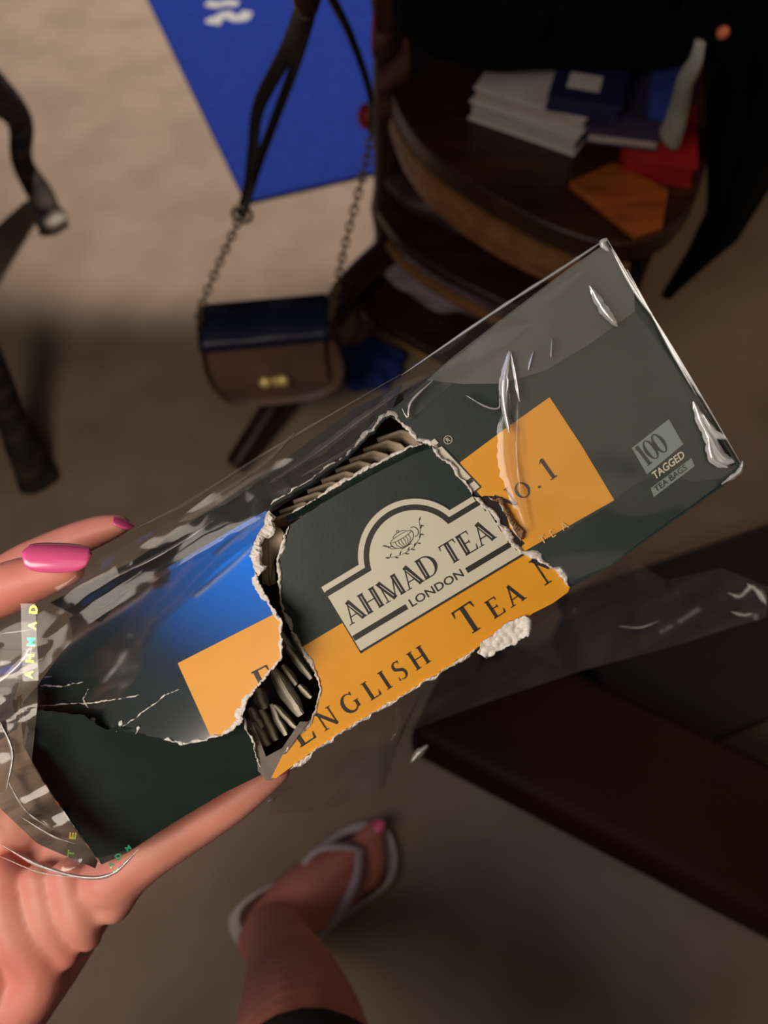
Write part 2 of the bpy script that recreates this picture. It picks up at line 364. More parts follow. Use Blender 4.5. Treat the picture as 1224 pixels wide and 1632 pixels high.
tag(obj('lit_shelf_patch', prism([xy(G(x, y, .4206)) for x, y in ((905, 300), (975, 268), (1062, 312), (1052, 372), (1010, 384))], .4206, .4300, .003), M['woodor']), 'board coloured orange-brown as lamplit shelf wood under the red book', 'shelf_patch')  # thin board whose orange colour carries the warm light on the shelf
ps = [G(x, y, z) for x, y, z in ((1116, 66, .62), (1108, 100, .60), (1092, 130, .57), (1084, 165, .53), (1076, 195, .50), (1066, 222, .47))]
tag(obj('carrying_strap', tube(smoothpts(ps, 5), [.006 + .0004 * i for i in range(26)], 10, flat=.5), M['palestrap'], None, True), 'pale grey-green strap hanging down beside the blue book', 'strap')
# --- cloths and bits on the lower tiers
def lump(name, c, s, m, label, cat, rot=0, amp=.25, fr=18, zflat=None):
    bm = bmesh.new(); bmesh.ops.create_icosphere(bm, subdivisions=4, radius=1)
    for v in bm.verts:
        n = v.co.normalized(); k = 1 + amp * noise.noise(V((n.x * 2.2, n.y * 2.2 , n.z * 2.2)) + V(c) * 7) + amp * .5 * math.sin(n.x * 9 + n.y * 5)
        v.co = n * k; v.co.x *= s[0]; v.co.y *= s[1]; v.co.z *= s[2]
        if v.co.z < -s[2] * .55: v.co.z = -s[2] * .55
    bmesh.ops.transform(bm, matrix=Matrix.Translation(V(c) + V((0, 0, s[2] * .56))) @ Matrix.Rotation(rot, 4, 'Z'), verts=bm.verts)
    return tag(obj(name, bm, m, None, True), label, cat)
lump('folded_cloth', G(720, 465, .1005), (.11, .055, .03), M['lilac'], 'crumpled lilac grey cloth on the lowest shelf of the stand', 'cloth', -.4, .15)
lump('leather_pouch', G(760, 335, .2605), (.13, .07, .035), mat('pouch_leather', (58, 42, 44), .5, (44, 32, 34), 12, .5, 120), 'dark plum brown leather pouch on the middle shelf', 'pouch', -.35, .12)
lump('ochre_cloth', G(684, 560, .0), (.06, .022, .02), M['yellow'], 'ochre yellow cloth under the lowest shelf of the stand', 'cloth', -.45, .1)
lump('suede_slipper', G(556, 520, .0), (.022, .055, .03), M['beige'], 'beige suede slipper standing at the foot of the post', 'slipper', -.1, .08)
lump('blue_cloth', G(590, 590, .0), (.055, .05, .022), M['bluecl'], 'blue cloth heaped on the carpet just above the box edge', 'cloth', .5, .25)
c = G(590, 186, .30)
t = thing('red_tassel', 'small dark red pompom hanging at the edge of the blue mat', 'pompom', c)
bm = bmesh.new(); bmesh.ops.create_icosphere(bm, subdivisions=4, radius=.019)
for v in bm.verts: v.co *= 1 + .12 * noise.noise(v.co * 220); v.co += c
obj('pompom', bm, M['red'], t, True); obj('cord', tube(smoothpts([c + V((0, 0, .015)), c + V((.02, .03, .06)), V((cx - .0, cy, .44)) + V((-.02, -.008, 0)), V((cx - .019, cy - .008, .5))], 5), .0022, 6), M['red'], t)
# brown scarf hanging at the post beside the mat
bm = loft([(590, 0, .93), (606, 90, .97), (600, 175, 1.02), (604, 230, 1.08)], [(650, 0, .93), (655, 90, .97), (650, 160, 1.02), (640, 215, 1.08)], 30, 12, None, .03, .03, 3)
bmesh.ops.solidify(bm, geom=bm.faces[:], thickness=.004)
tag(obj('scarf', bm, mat('scarf_cloth', (92, 52, 44), .9, (70, 36, 30), 20, .5, 200), None, True), 'brown scarf hanging down the post beside the blue mat', 'scarf')
# --- black backpack on the stand and black coat
t = thing('backpack', 'black cloth backpack slumped on the back of the top shelf', 'backpack', G(900, 20, .44))
bm = bmesh.new(); bmesh.ops.create_icosphere(bm, subdivisions=5, radius=1); cc = G(925, -85, .56)
for v in bm.verts:
    n = v.co.copy(); q = lambda a: math.copysign(abs(a) ** .6, a)
    v.co = V((q(n.x) * .215, q(n.y) * .13, q(n.z) * .115)) * (1 + .10 * noise.noise(n * 2.5)) + cc
    if v.co.z < .484: v.co.z = .484
obj('body', bm, M['cloth'], t, True)
obj('pocket', rbox(cc + V((.02, -.11, .03)), .17, .035, .10, .014, .05), M['cloth'], t, True)
obj('zip', tube([cc + V((-.06 + .16 * i / 10, -.131 + .008 * i / 10, .085)) for i in range(11)], .0016, 6), mat('zip_metal', (60, 58, 60), .4, metal=.6), t)
for sx in (-.09, .1):
    obj('shoulder_strap', tube(smoothpts([cc + V((sx, .02, .12)), cc + V((sx + .02, -.08, .135)), cc + V((sx + .03, -.14, .07)), cc + V((sx + .03, -.145, -.02))], 6), .012, 10, flat=.35), M['cloth'], t, True)
t = thing('coat', 'black coat hanging in a long fold at the right, tapering to a point', 'coat', G(1130, 470))
top = [(1095, -60, .86), (1118, 100, .90), (1128, 220, .94), (1130, 330, 1.0), (1100, 400, 1.06), (1060, 470, 1.12)]
bot = [(1330, -60, .80), (1330, 100, .84), (1300, 200, .90), (1240, 280, .97), (1175, 385, 1.04), (1064, 474, 1.12)]
A = evenly(top, 44); B = evenly(bot, 44); bm = bmesh.new(); rows = []
for i in range(44):
    row = []
    for k in range(26):
        f = k / 25; p = A[i].lerp(B[i], f); d = p.z + .018 * math.sin(f * 15 + i * .04) * (1 - i / 50) - .05 * math.sin(math.pi * f) * (1 - i / 46)
        row.append(bm.verts.new(Q(p.x, p.y, d)))
    rows.append(row)
for a, b in zip(rows, rows[1:]):
    for k in range(25): bm.faces.new((a[k], a[k + 1], b[k + 1], b[k]))
bmesh.ops.recalc_face_normals(bm, faces=bm.faces); bmesh.ops.solidify(bm, geom=bm.faces[:], thickness=.006)
obj('coat_body', bm, M['cloth'], t, True)
b = Q(1152, 52, .80); bm = bmesh.new(); bmesh.ops.create_uvsphere(bm, u_segments=16, v_segments=10, radius=.0065, matrix=Matrix.Translation(b))
tag(obj('button', bm, M['pinkdot'], t, True), 'small coral button')
# --- shoulder bag hanging from the peg
bx = thing('shoulder_bag', 'small brown leather shoulder bag with gold twin clasp hanging by a chain strap', 'bag', G(425, 560, .12))
TL, TR = G(318, 543, .25), G(524, 524, .25); e = (TR - TL); W = e.length; e.normalize(); f = V((-e.y, e.x, 0))
def bagP(u, v, z): return TL + e * (u * W) + f * v + V((0, 0, z - .25))
bm = bmesh.new(); rows = []
outl = []
for i in range(33):      # front silhouette, rounded lower corners
    a = i / 32
    outl.append((a, 0))
sil = [(0.0, .25), (-.035, .20), (-.02, .16), (.06, .125), (.2, .112), (.5, .108), (.82, .112), (1.02, .13), (1.10, .165), (1.07, .21), (1.0, .25)]
S = smoothpts([(a, b_) for a, b_ in sil], 5)
rings = []
for v, sc, bul in ((0.004, .93, 0), (-.004, .985, .002), (.0, 1, 0), (.03, 1.0, 0), (.052, 1, 0), (.058, .97, 0)):
    ring = []
    for s in S:
        uc, zc = .52, .19
        ring.append(bm.verts.new(bagP(uc + (s.x - uc) * sc, v if v != 0.0 else .004, zc + (s.y - zc) * sc)))
    rings.append(ring)
for a, b2 in zip(rings, rings[1:]):
    for k in range(len(S)): bm.faces.new((a[k], a[(k + 1) % len(S)], b2[(k + 1) % len(S)], b2[k]))
bm.faces.new(rings[0]); bm.faces.new(rings[-1][::-1]); bmesh.ops.recalc_face_normals(bm, faces=bm.faces)
obj('bag_body', bm, M['leather'], bx)
# flap edge seam, navy top
bm = bmesh.new(); rows = []
for i in range(17):
    u = -.01 + 1.02 * i / 16; rows.append([bm.verts.new(bagP(u, v, z)) for v, z in ((-.009, .235), (-.012, .248), (-.006, .2535), (.026, .2545 + .004 * math.sin(i * .8)), (.062, .252), (.064, .235))])
for a, b2 in zip(rows, rows[1:]):
    for k in range(5): bm.faces.new((a[k], a[k + 1], b2[k + 1], b2[k]))
bm.faces.new(rows[0]); bm.faces.new(rows[-1][::-1]); bmesh.ops.recalc_face_normals(bm, faces=bm.faces)
tag(obj('bag_top', bm, M['navy'], bx, True), 'dark navy top')
obj('flap', prism([xy(bagP(u, -.0075, 0)) for u in (.05, .95)] + [xy(bagP(u, -.0045, 0)) for u in (.95, .05)], .155, .236, .001), M['leather'], bx)
cl = obj('clasp_plate', rbox(bagP(.52, -.0095, .166), .036, .003, .016, .001, math.atan2(e.y, e.x)), M['gold'], bx)
for u in (.44, .585):
    bm = bmesh.new(); bmesh.ops.create_uvsphere(bm, u_segments=20, v_segments=12, radius=.0088, matrix=Matrix.Translation(bagP(u, -.014, .172)) @ Matrix.Diagonal((1, .8, 1, 1)))
    obj('clasp_knob', bm, M['gold'], bx, True)
def chainlinks(P, r=.0052, w=.0014):
    pts = smoothpts(P, 8); L = sum((b - a).length for a, b in zip(pts, pts[1:])); n = int(L / (r * 1.75)); ev = evenly(pts, n)
    bm = bmesh.new()
    for i in range(n):
        t_ = (ev[min(i + 1, n - 1)] - ev[max(0, i - 1)]).normalized(); u = t_.cross(V((.2, 1, .1))).normalized(); v = t_.cross(u)
        if i % 2: u = v
        tube([ev[i] + t_ * (r * 1.35 * math.cos(a)) + u * (r * .8 * math.sin(a)) for a in [2 * math.pi * k / 10 for k in range(10)]], w, 5, bm, True)
    return bm
lc = [bagP(0, .02, .235), G(318, 500, .28), G(345, 430, .33), G(384, 345, .40)]
obj('chain', chainlinks(lc), M['chain'], bx)
rc = [bagP(1.02, .02, .235), G(530, 490, .28), G(548, 400, .35), G(576, 290, .42), G(592, 215, .47)]
obj('chain', chainlinks(rc), M['chain'], bx)
def band(P, r=.0078): P = smoothpts(P, 8); return tube(P, r, 10, flat=.35)
obj('strap', band([G(384, 345, .40), G(396, 300, .43), G(403, 240, .47), G(412, 170, .52), G(455, 85, .60), G(482, 10, .67), hook + V((-.008, 0, .003)), hook + V((0, 0, .012))]), M['strap'], bx, True)
obj('strap', band([G(388, 338, .40), G(408, 272, .45), G(438, 190, .51), G(468, 110, .58), G(492, 25, .66), hook + V((.004, 0, .009))]), M['strap'], bx, True)
obj('strap', band([G(592, 215, .47), G(590, 150, .50), G(560, 60, .58), G(520, -20, .68), hook + V((.006, 0, .010))], .004), M['strap'], bx, True)
obj('strap_ring', tube([G(386, 342, .40) + V((math.cos(a) * .011, 0, math.sin(a) * .011)) for a in [2 * math.pi * k / 16 for k in range(16)]], .0022, 6, closed=True), M['chain'], bx, True)
# --- bench and storage box at the right
A, B = G(650, 1172, .2), G(1224, 1470, .2); e = (B - A).normalized(); f = V((-e.y, e.x, 0)); dw = (G(1000, 1105, .2) - A).dot(f)
t = thing('leather_bench', 'low dark oxblood leather bench running to the lower right of the carpet', 'bench', (A.x, A.y, 0))
obj('seat', prism([xy(A + e * u + f * v) for u, v in ((0, 0), (.9, 0), (.9, dw), (0, dw))], .12, .2, .018), M['bench'], t, True)
obj('frame', prism([xy(A + e * u + f * v) for u, v in ((.02, .02), (.88, .02), (.88, dw - .02), (.02, dw - .02))], .07, .119, .003), M['wood'], t)
for u in (.05, .85):
    for v in (.04, dw - .04):
        p = A + e * u + f * v; obj('leg', tube([V((p.x, p.y, z)) for z in (0.001, .03, .075)], [.012, .015, .019], 12), M['wood'], t)
A, B = G(862, 966, .112), G(1240, 834, .112); e = (B - A).normalized(); f = V((e.y, -e.x, 0)); A = A + f * 0
t = thing('storage_box', 'dark plum cloth storage box behind the leather bench', 'box', (A.x, A.y, 0))
obj('box_body', prism([xy(A + e * u + f * v) for u, v in ((.03, .01), (.5, .01), (.5, .21), (.03, .21))], .001, .099, .004), M['plum'], t)
obj('lid', prism([xy(A + e * u + f * v) for u, v in ((.024, 0), (.506, 0), (.506, .216), (.024, .216))], .0995, .112, .004), M['plum'], t)
tag(obj('edge_shade', tube([A + e * u + V((0, 0, -.002)) for u in (.024, .26, .506)], .005, 8), M['strap'], t), 'black strip for the shadow band along the lid')  # black strip stands in for the soft shadow along the box edge

# ================================================================== DOG
def P3(x, y, z): return (x, y, z)
g1 = G(78, 340); g2 = G(52, 740)
dog = thing('dog', 'dark brindle dog with white hind toes standing on the carpet at the left', 'dog', (-.75, 1.0, 0))
lh = [((g1.x + .012, g1.y - .020, .020), .022), ((g1.x - .01, g1.y + .02, .028), .026), ((g1.x - .035, g1.y + .055, .075), .021), ((-.672, 1.335, .135), .025), ((-.69, 1.30, .22), .040), ((-.72, 1.24, .33), .055), ((-.77, 1.30, .43), .085)]
lf = [((g2.x + .012, g2.y - .028, .020), .024), ((g2.x, g2.y + .005, .028), .029), ((g2.x - .012, g2.y + .035, .07), .024), ((-.572, .745, .16), .026), ((-.60, .78, .25), .028), ((-.66, .82, .34), .045), ((-.74, .78, .43), .075)]
mir = lambda ch, dy: [((-1.56 - p[0], p[1] + dy, p[2]), r) for p, r in ch]
trunk = [((-.78, 1.36, .46), .085), ((-.78, 1.2, .45), .095), ((-.78, 1.0, .43), .105), ((-.78, .82, .42), .125), ((-.78, .70, .46), .105), ((-.80, .60, .54), .075), ((-.83, .52, .61), .070)]
head = [((-.84, .48, .63), .075), ((-.85, .42, .62), .068), ((-.86, .34, .59), .042), ((-.865, .29, .58), .032)]
tail = [((-.78, 1.42, .49), .03), ((-.80, 1.52, .44), .018), ((-.82, 1.62, .40), .010), ((-.83, 1.68, .42), .006)]
toes = []
for g, dx, dy, s, fs in ((g1, 1, -1, 1, .010), (g2, 1, -1, 1, .011)):
    for k in range(4):
        u = (k - 1.5) * .011; toes.append([((g.x + .014 + u, g.y - .030 + u * .55 - abs(k - 1.5) * -.004, .014), fs), ((g.x + .022 + u * 1.1, g.y - .050 + u * .6 + abs(k - 1.5) * .006, .0105), fs * .95)])
def doganim():
    body = organic('body', [lh, lf, mir(lh, -.06), mir(lf, .09), trunk, head, tail] + toes, .0055, M['fur'], dog, 4)
    for e_ in (0,):
        a = body.data.attributes.new('white', 'FLOAT', 'POINT'); tp = V((g1.x + .030, g1.y - .042, .01))
        for i, v in enumerate(body.data.vertices):
            d = (v.co - tp).length; a.data[i].value = max(0, min(1, (.026 - d) / .012 + .3 * noise.noise(v.co * 120)))
    return body
body = doganim()
for sx in (-1, 1):
    h = V((-.84, .50, .69)); bm = bmesh.new(); vs_ = [bm.verts.new(h + V(p)) for p in ((sx * .03, -.01, 0), (sx * .07, .01, -.005), (sx * .085, -.01, -.065), (sx * .04, .02, .0), (sx * .075, .025, -.01))]
    for tri in ((0, 1, 2), (0, 3, 4), (3, 4, 2), (1, 4, 2), (0, 1, 4), (0, 2, 3)): bm.faces.new([vs_[i] for i in tri])
    obj('ear', bm, M['fur'], dog)
    bm = bmesh.new(); bmesh.ops.create_uvsphere(bm, u_segments=12, v_segments=8, radius=.009, matrix=Matrix.Translation((-.853 + sx * .034, .372, .645))); obj('eye', bm, M['strap'], dog, True)
bm = bmesh.new(); bmesh.ops.create_uvsphere(bm, u_segments=12, v_segments=8, radius=.014, matrix=Matrix.Translation((-.867, .258, .592))); obj('nose', bm, M['strap'], dog, True)

# ================================================================== PERSON (left hand and one foot in view)
per = thing('person', 'person, left hand with pink nails holding the carton, foot in a white flip-flop', 'person', G(480, 1440))
H = lambda x, y, d, r: ((lambda p: (p.x, p.y, p.z))(Q(x, y, d)), r * d / FPX)
pinky = [H(446, 1228, .353, 19), H(424, 1240, .354, 26), H(370, 1278, .356, 34), H(300, 1322, .358, 38), H(235, 1362, .360, 42), H(180, 1402, .362, 48)]
ring = [H(330, 1090, .395, 28), H(250, 1180, .395, 36), H(160, 1290, .39, 42), H(90, 1390, .385, 52)]
middle = [H(280, 960, .395, 28), H(200, 1060, .40, 36), H(100, 1200, .40, 42), H(20, 1330, .39, 52)]
index = [H(192, 836, .352, 17), H(160, 845, .354, 25), H(95, 872, .358, 31), H(10, 920, .362, 36), H(-60, 1010, .372, 42), H(-80, 1180, .385, 48), H(-60, 1330, .39, 58)]
thumb = [H(112, 908, .306, 25), H(80, 914, .307, 34), H(20, 934, .310, 43), H(-70, 975, .315, 47), H(-150, 1060, .325, 50), H(-190, 1200, .345, 60), H(-160, 1360, .365, 85), H(-90, 1480, .38, 100)]
palm = [H(120, 1440, .382, 66), H(60, 1510, .382, 82), H(-20, 1600, .386, 100), H(-100, 1730, .39, 105), H(-180, 1900, .40, 95), H(-260, 2150, .42, 90), H(-330, 2500, .46, 105), H(-360, 2900, .52, 125)]
palm2 = [H(30, 1400, .39, 66), H(-60, 1450, .388, 95), H(-120, 1600, .39, 105)]
pads = [[H(205, 1385, .360, 40), H(180, 1440, .362, 32)], [H(110, 1396, .362, 30), H(128, 1455, .360, 34), H(140, 1492, .362, 24)],
        [H(62, 1400, .364, 26), H(78, 1465, .362, 29), H(106, 1522, .363, 22)], [H(10, 1400, .368, 38), H(22, 1470, .364, 44), H(66, 1552, .362, 38), H(36, 1600, .365, 46)],
        [H(-40, 1480, .365, 48), H(-30, 1570, .365, 60), H(-10, 1650, .368, 60)]]
hand = organic('hand', [pinky, ring, middle, index, thumb, palm, palm2] + pads, .0017, M['skin'], per, 5)
def nail(c, ax, nrm, L, Wd, bend, par, m=M['nail'], th=.0007):
    """curved fingernail: c centre, ax along the finger, nrm outward"""
    ax = ax.normalized(); sd = ax.cross(nrm).normalized(); nrm = sd.cross(ax).normalized(); bm = bmesh.new(); rows = []
    for i in range(15):
        a = -1 + 2 * i / 14; wv = (1 - abs(a) ** 3.6) ** (1 / 2.6) * (1 - .10 * (a > 0) * a) if abs(a) < 1 else .12; row = []
        for k in range(11):
            s = -1 + .2 * k; row.append(bm.verts.new(c + ax * (a * L / 2) + sd * (s * wv * Wd / 2) + nrm * (-bend * (s * wv) ** 2 - .0006 * a * a)))
        rows.append(row)
    for a, b in zip(rows, rows[1:]):
        for k in range(10): bm.faces.new((a[k], a[k + 1], b[k + 1], b[k]))
    bmesh.ops.recalc_face_normals(bm, faces=bm.faces); bmesh.ops.solidify(bm, geom=bm.faces[:], thickness=th)
    o = obj('fingernail', bm, m, par, True); return o
nail(Q(90, 882, .2968), Q(140, 880, .2985) - Q(40, 876, .2955), (CP - Q(90, 880, .297)).normalized() + UP * .55, .0258, .0135, .0035, hand)
nail(Q(199, 829, .3485), Q(212, 834, .352) - Q(180, 820, .350), (UP * .8 + RT * .6 - FW * .1), .010, .0105, .0022, hand)
nail(Q(446, 1240, .3505), Q(460, 1228, .350) - Q(425, 1250, .352), (RT * .5 - UP * .8 - FW * .25), .0125, .010, .0022, hand)
# leg and foot
def F3(x, y, z, r): p = G(x, y, z); return ((p.x, p.y, p.z), r)
legc = [F3(424, 1492, .055, .026), F3(436, 1490, .085, .031), F3(447, 1510, .13, .033), F3(462, 1560, .21, .041), F3(478, 1650, .32, .050), F3(482, 1780, .41, .050), F3(480, 1950, .47, .054), ((-.16, -.32, .50), .075)]
footc = [F3(412, 1500, .040, .024), F3(440, 1465, .045, .029), F3(480, 1425, .042, .030), F3(520, 1395, .034, .028), F3(555, 1368, .029, .021)]
footc2 = [F3(425, 1500, .038, .023), F3(470, 1465, .035, .024), F3(520, 1440, .030, .022), F3(570, 1400, .026, .018)]
toeg = [[F3(560, 1362, .030, .014), F3(585, 1335, .030, .0125), F3(602, 1318, .028, .0115)]]
for i, (a, b) in enumerate((((575, 1372), (606, 1345)), ((580, 1385), (610, 1366)), ((580, 1398), (608, 1386)), ((575, 1412), (598, 1405)))):
    toeg.append([F3(*a, .027, .0095), F3((a[0] + b[0]) / 2, (a[1] + b[1]) / 2, .030, .0085), F3(*b, .026, .0075)])
leg = organic('leg', [legc, footc, footc2] + toeg, .004, M['skin2'], per, 5)
p = G(604, 1316, .040); nail(p, G(612, 1308, .04) - G(592, 1326, .04), V((0, 0, 1)), .014, .012, .002, leg).name = 'toenail'
ff = thing('flip_flop', None, None, (0, 0, 0)); ff.parent = per; ff.matrix_parent_inverse = Matrix.Translation(per.location).inverted(); ff['label'] = 'white flip-flop with brown footbed'
so_ = [(598, 1308), (622, 1325), (633, 1360), (630, 1395), (612, 1420), (575, 1445), (530, 1478), (490, 1510), (450, 1535), (410, 1532), (385, 1515), (366, 1485), (368, 1455), (400, 1425), (445, 1400), (485, 1365), (530, 1330), (565, 1312)]
S = smoothpts([(a, b) for a, b in so_ + so_[:1]], 5)[:-1]
cxy = V((sum(s.x for s in S) / len(S), sum(s.y for s in S) / len(S)))
obj('sole', prism([xy(G(s.x, s.y, .016)) for s in S], .001, .016, .002), M['rubber'], ff)
obj('footbed', prism([xy(G(cxy.x + (s.x - cxy.x) * .88, cxy.y + (s.y - cxy.y) * .85, .0175)) for s in S], .0162, .0178), M['footbed'], ff)
obj('strap', tube(smoothpts([G(466, 1398, .018), G(478, 1385, .045), G(505, 1355, .060), G(540, 1349, .060), G(572, 1354, .048), G(578, 1360, .03)], 6), .0065, 10, flat=.6), M['rubber'], ff, True)
obj('strap', tube(smoothpts([G(578, 1360, .03), G(574, 1360, .048), G(570, 1395, .056), G(556, 1430, .053), G(535, 1462, .040), G(508, 1492, .018)], 6), .0065, 10, flat=.6), M['rubber'], ff, True)
# trouser hem just below the knee
hp = [V(q[0]) for q in legc]; P = smoothpts([V((*hp[i], legc[i][1])) for i in (4, 5, 6, 7)], 6)[6:]
bm = tube([p.to_3d() for p in P], [p[3] + .010 + .002 * math.sin(i) for i, p in enumerate(P)], 24)
obj('trouser_leg', bm, M['hem'], per, True)

# ================================================================== THE TORN TEA BOX
R_ = plane(900, 700, .290, ix=.0004, iy=-.0002)
Cc = plane(650, 950, .2985, ix=.0002, iy=-.0001)
Lp = plane(300, 1000, .305, ix=.0012, iy=.0006)
L2 = plane(250, 1160, .304, ix=.0005, iy=-.0017)
Tp = lambda x, y, e=0: Q(x, y, TD(x, y) - e)
box = thing('tea_box', 'torn dark green carton with orange label, still in its clear wrap, held in the hand', 'carton', Q(600, 1100, .36))
# outlines (shared torn edges)
torn_L = torn([(427, 812), (420, 835), (404, 862), (399, 888), (408, 915), (420, 940), (434, 968), (448, 985), (450, 1010), (449, 1048), (436, 1068), (420, 1085), (402, 1106), (388, 1132), (384, 1150), (372, 1164), (352, 1172)], 2.0)
torn_B = torn([(352, 1172), (320, 1182), (292, 1188), (262, 1178), (222, 1168), (190, 1164), (168, 1168), (150, 1160), (136, 1146), (110, 1143), (38, 1136)], 1.6)
polyL = torn_L + torn_B[1:] + [(36, 1120), (60, 1092), (92, 1048), (135, 988), (190, 947), (300, 886), (380, 838)]
obj('front_panel', sheet(polyL, Lp, .0006), M['greenL'], box)
orL = clip(clip(polyL, (283, 1057), (450, 972)), (335, 1172), (283, 1057))
obj('orange_label', sheet(orL, Lp, .00025, .0002), M['orange'], box)
# black lower side panel, turned away below the fold
t2 = torn([(386, 1136), (392, 1165), (404, 1186), (408, 1205), (418, 1234)], 2)
polyD = [(36, 1128)] + [(p[0], p[1] - 6) for p in torn_B[::-1]][1:] + t2 + [(360, 1262), (300, 1297), (250, 1328), (205, 1358), (162, 1378)] + torn([(162, 1378), (148, 1362), (100, 1292), (62, 1236), (36, 1200), (46, 1165), (36, 1128)], 2)[1:-1]
obj('side_panel', sheet(polyD, L2, .0006), M['green'], box)
# right hand panel
polyR = [(967, 385), (1045, 515), (1120, 640), (1181, 744), (1160, 768), (1134, 786), (974, 899), (905, 936)] + torn([(905, 936), (860, 925), (834, 866), (818, 834), (800, 800), (780, 792), (758, 790), (745, 765), (722, 735), (690, 712), (664, 704), (652, 690), (640, 676), (622, 664), (612, 662)], 1.6) + [(640, 640), (700, 590), (800, 512), (900, 436)]
obj('front_panel', sheet(polyR, R_, .0006), M['green'], box)
obj('orange_label', sheet([(733, 737), (804, 684), (876, 633), (928, 712), (979, 797), (900, 842), (835, 879), (812, 850), (775, 800), (748, 770)], R_, .00025, .0003), M['orange'], box)
# upper side panel receding to the back
def TD(x, y): return .312
top_torn = torn([(427, 812), (450, 795), (480, 778), (505, 762), (530, 742), (556, 728), (575, 705), (596, 688), (608, 668), (622, 662)], 2.4)
A = evenly([(p[0], p[1]) for p in ([(135, 988), (190, 947), (300, 886), (380, 838)] + top_torn)], 60)
B = evenly([(80, 960), (210, 895), (320, 822), (440, 742), (560, 655), (640, 612)], 60)
bm = bmesh.new(); rows = []
for i in range(60):
    d0 = 1 / (1 / .305 + .0012 * (A[i].x - 300) + .0006 * (A[i].y - 1000)) if A[i].x < 430 else .296 + .0
    d0 = min(d0, .318); rows.append([bm.verts.new(Q(*A[i].lerp(B[i], k / 4), d0 + .001 + (.372 - d0) * k / 4)) for k in range(5)])
for a, b in zip(rows, rows[1:]):
    for k in range(4): bm.faces.new((a[k], a[k + 1], b[k + 1], b[k]))
bmesh.ops.recalc_face_normals(bm, faces=bm.faces); bmesh.ops.solidify(bm, geom=bm.faces[:], thickness=.0006)
obj('side_panel', bm, M['green'], box)
# back panel and far end
bk = plane(600, 850, .378)
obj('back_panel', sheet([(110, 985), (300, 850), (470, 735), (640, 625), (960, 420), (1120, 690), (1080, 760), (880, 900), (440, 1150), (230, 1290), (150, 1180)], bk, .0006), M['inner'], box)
def quadstrip(name, top, bot, m, n=12, par=box):
    A = evenly([Q(*p) for p in top], n); B = evenly([Q(*p) for p in bot], n); bm = bmesh.new(); rows = [[bm.verts.new(a.lerp(b, k / 3)) for k in range(4)] for a, b in zip(A, B)]
    for a, b in zip(rows, rows[1:]):
        for k in range(3): bm.faces.new((a[k], a[k + 1], b[k + 1], b[k]))
    bmesh.ops.recalc_face_normals(bm, faces=bm.faces); bmesh.ops.solidify(bm, geom=bm.faces[:], thickness=.0006)
    return obj(name, bm, m, par)
quadstrip('end_panel', [(967, 387, .2945), (1178, 742, .2755)], [(958, 425, .377), (1105, 690, .377)], M['green'])
quadstrip('side_panel', [(1158, 768, .279), (975, 898, .290), (905, 935, .296), (700, 1040, .300), (500, 1150, .304)], [(1078, 755, .377), (900, 880, .377), (820, 915, .377), (640, 1015, .377), (450, 1120, .377)], M['green'])
quadstrip('side_panel', [(645, 640, .298), (800, 515, .295), (967, 387, .292)], [(640, 628, .377), (800, 530, .377), (956, 425, .377)], M['green'])
# grey liner folded out under the lower opening
lin_p = torn([(386, 1140), (396, 1170), (408, 1190), (406, 1205), (412, 1228), (424, 1244)], 1.5) + [(434, 1244), (448, 1215), (470, 1180), (492, 1150), (478, 1150), (450, 1192), (424, 1206), (414, 1180), (402, 1150)]
Lf = plane(430, 1200, .304, 0, -.0008)
obj('grey_liner', sheet(lin_p, Lf, .0006), M['grey'], box)
# torn centre piece, sprung forward
CL = torn([(452, 1200), (462, 1180), (478, 1163), (496, 1146), (506, 1122), (509, 1098), (502, 1072), (488, 1050), (473, 1024), (460, 1000), (450, 975), (443, 935), (441, 895), (449, 862), (460, 838)], 1.4)
CT = [(460, 832), (540, 785), (600, 752), (660, 722), (690, 712)]
CR = torn([(690, 712), (694, 728), (717, 739), (730, 761), (742, 772), (750, 784), (760, 800), (784, 820), (796, 838), (811, 865), (832, 882), (858, 896), (884, 908), (908, 936)], 1.6)
CB = [(905, 944), (880, 962), (848, 978)] + torn([(848, 978), (765, 1030), (705, 1068), (640, 1108), (560, 1156), (505, 1192)], 1.6) + [(440, 1240), (432, 1240)]
polyC = CL + CT[1:] + CR[1:] + CB
obj('torn_panel', sheet(polyC, Cc, .0007), M['green'], box)
O0 = V((512, 936)); an = math.radians(31); U = V((math.cos(an), -math.sin(an))); W_ = V((math.sin(an), math.cos(an)))
E = lambda u, v, o=O0: tuple(o + U * u + W_ * v)
orC = clip(polyC, E(-100, 66), E(400, 66))
obj('orange_label', sheet(orC, Cc, .00025, .0002), M['orange'], box)
# folded green upper edge of the torn piece
bm = bmesh.new(); rows = []
for p in evenly(CT, 24):
    rows.append([bm.verts.new(Cc(p.x + .0, p.y, .0002)), bm.verts.new(Cc(p.x - 2, p.y - 4, -.002)), bm.verts.new(Cc(p.x - 4, p.y - 9, -.0045)), bm.verts.new(Cc(p.x - 2, p.y - 7, -.006))])
for a, b in zip(rows, rows[1:]):
    for k in range(3): bm.faces.new((a[k], a[k + 1], b[k + 1], b[k]))
bmesh.ops.recalc_face_normals(bm, faces=bm.faces); bmesh.ops.solidify(bm, geom=bm.faces[:], thickness=.0004); obj('folded_edge', bm, M['green'], box)
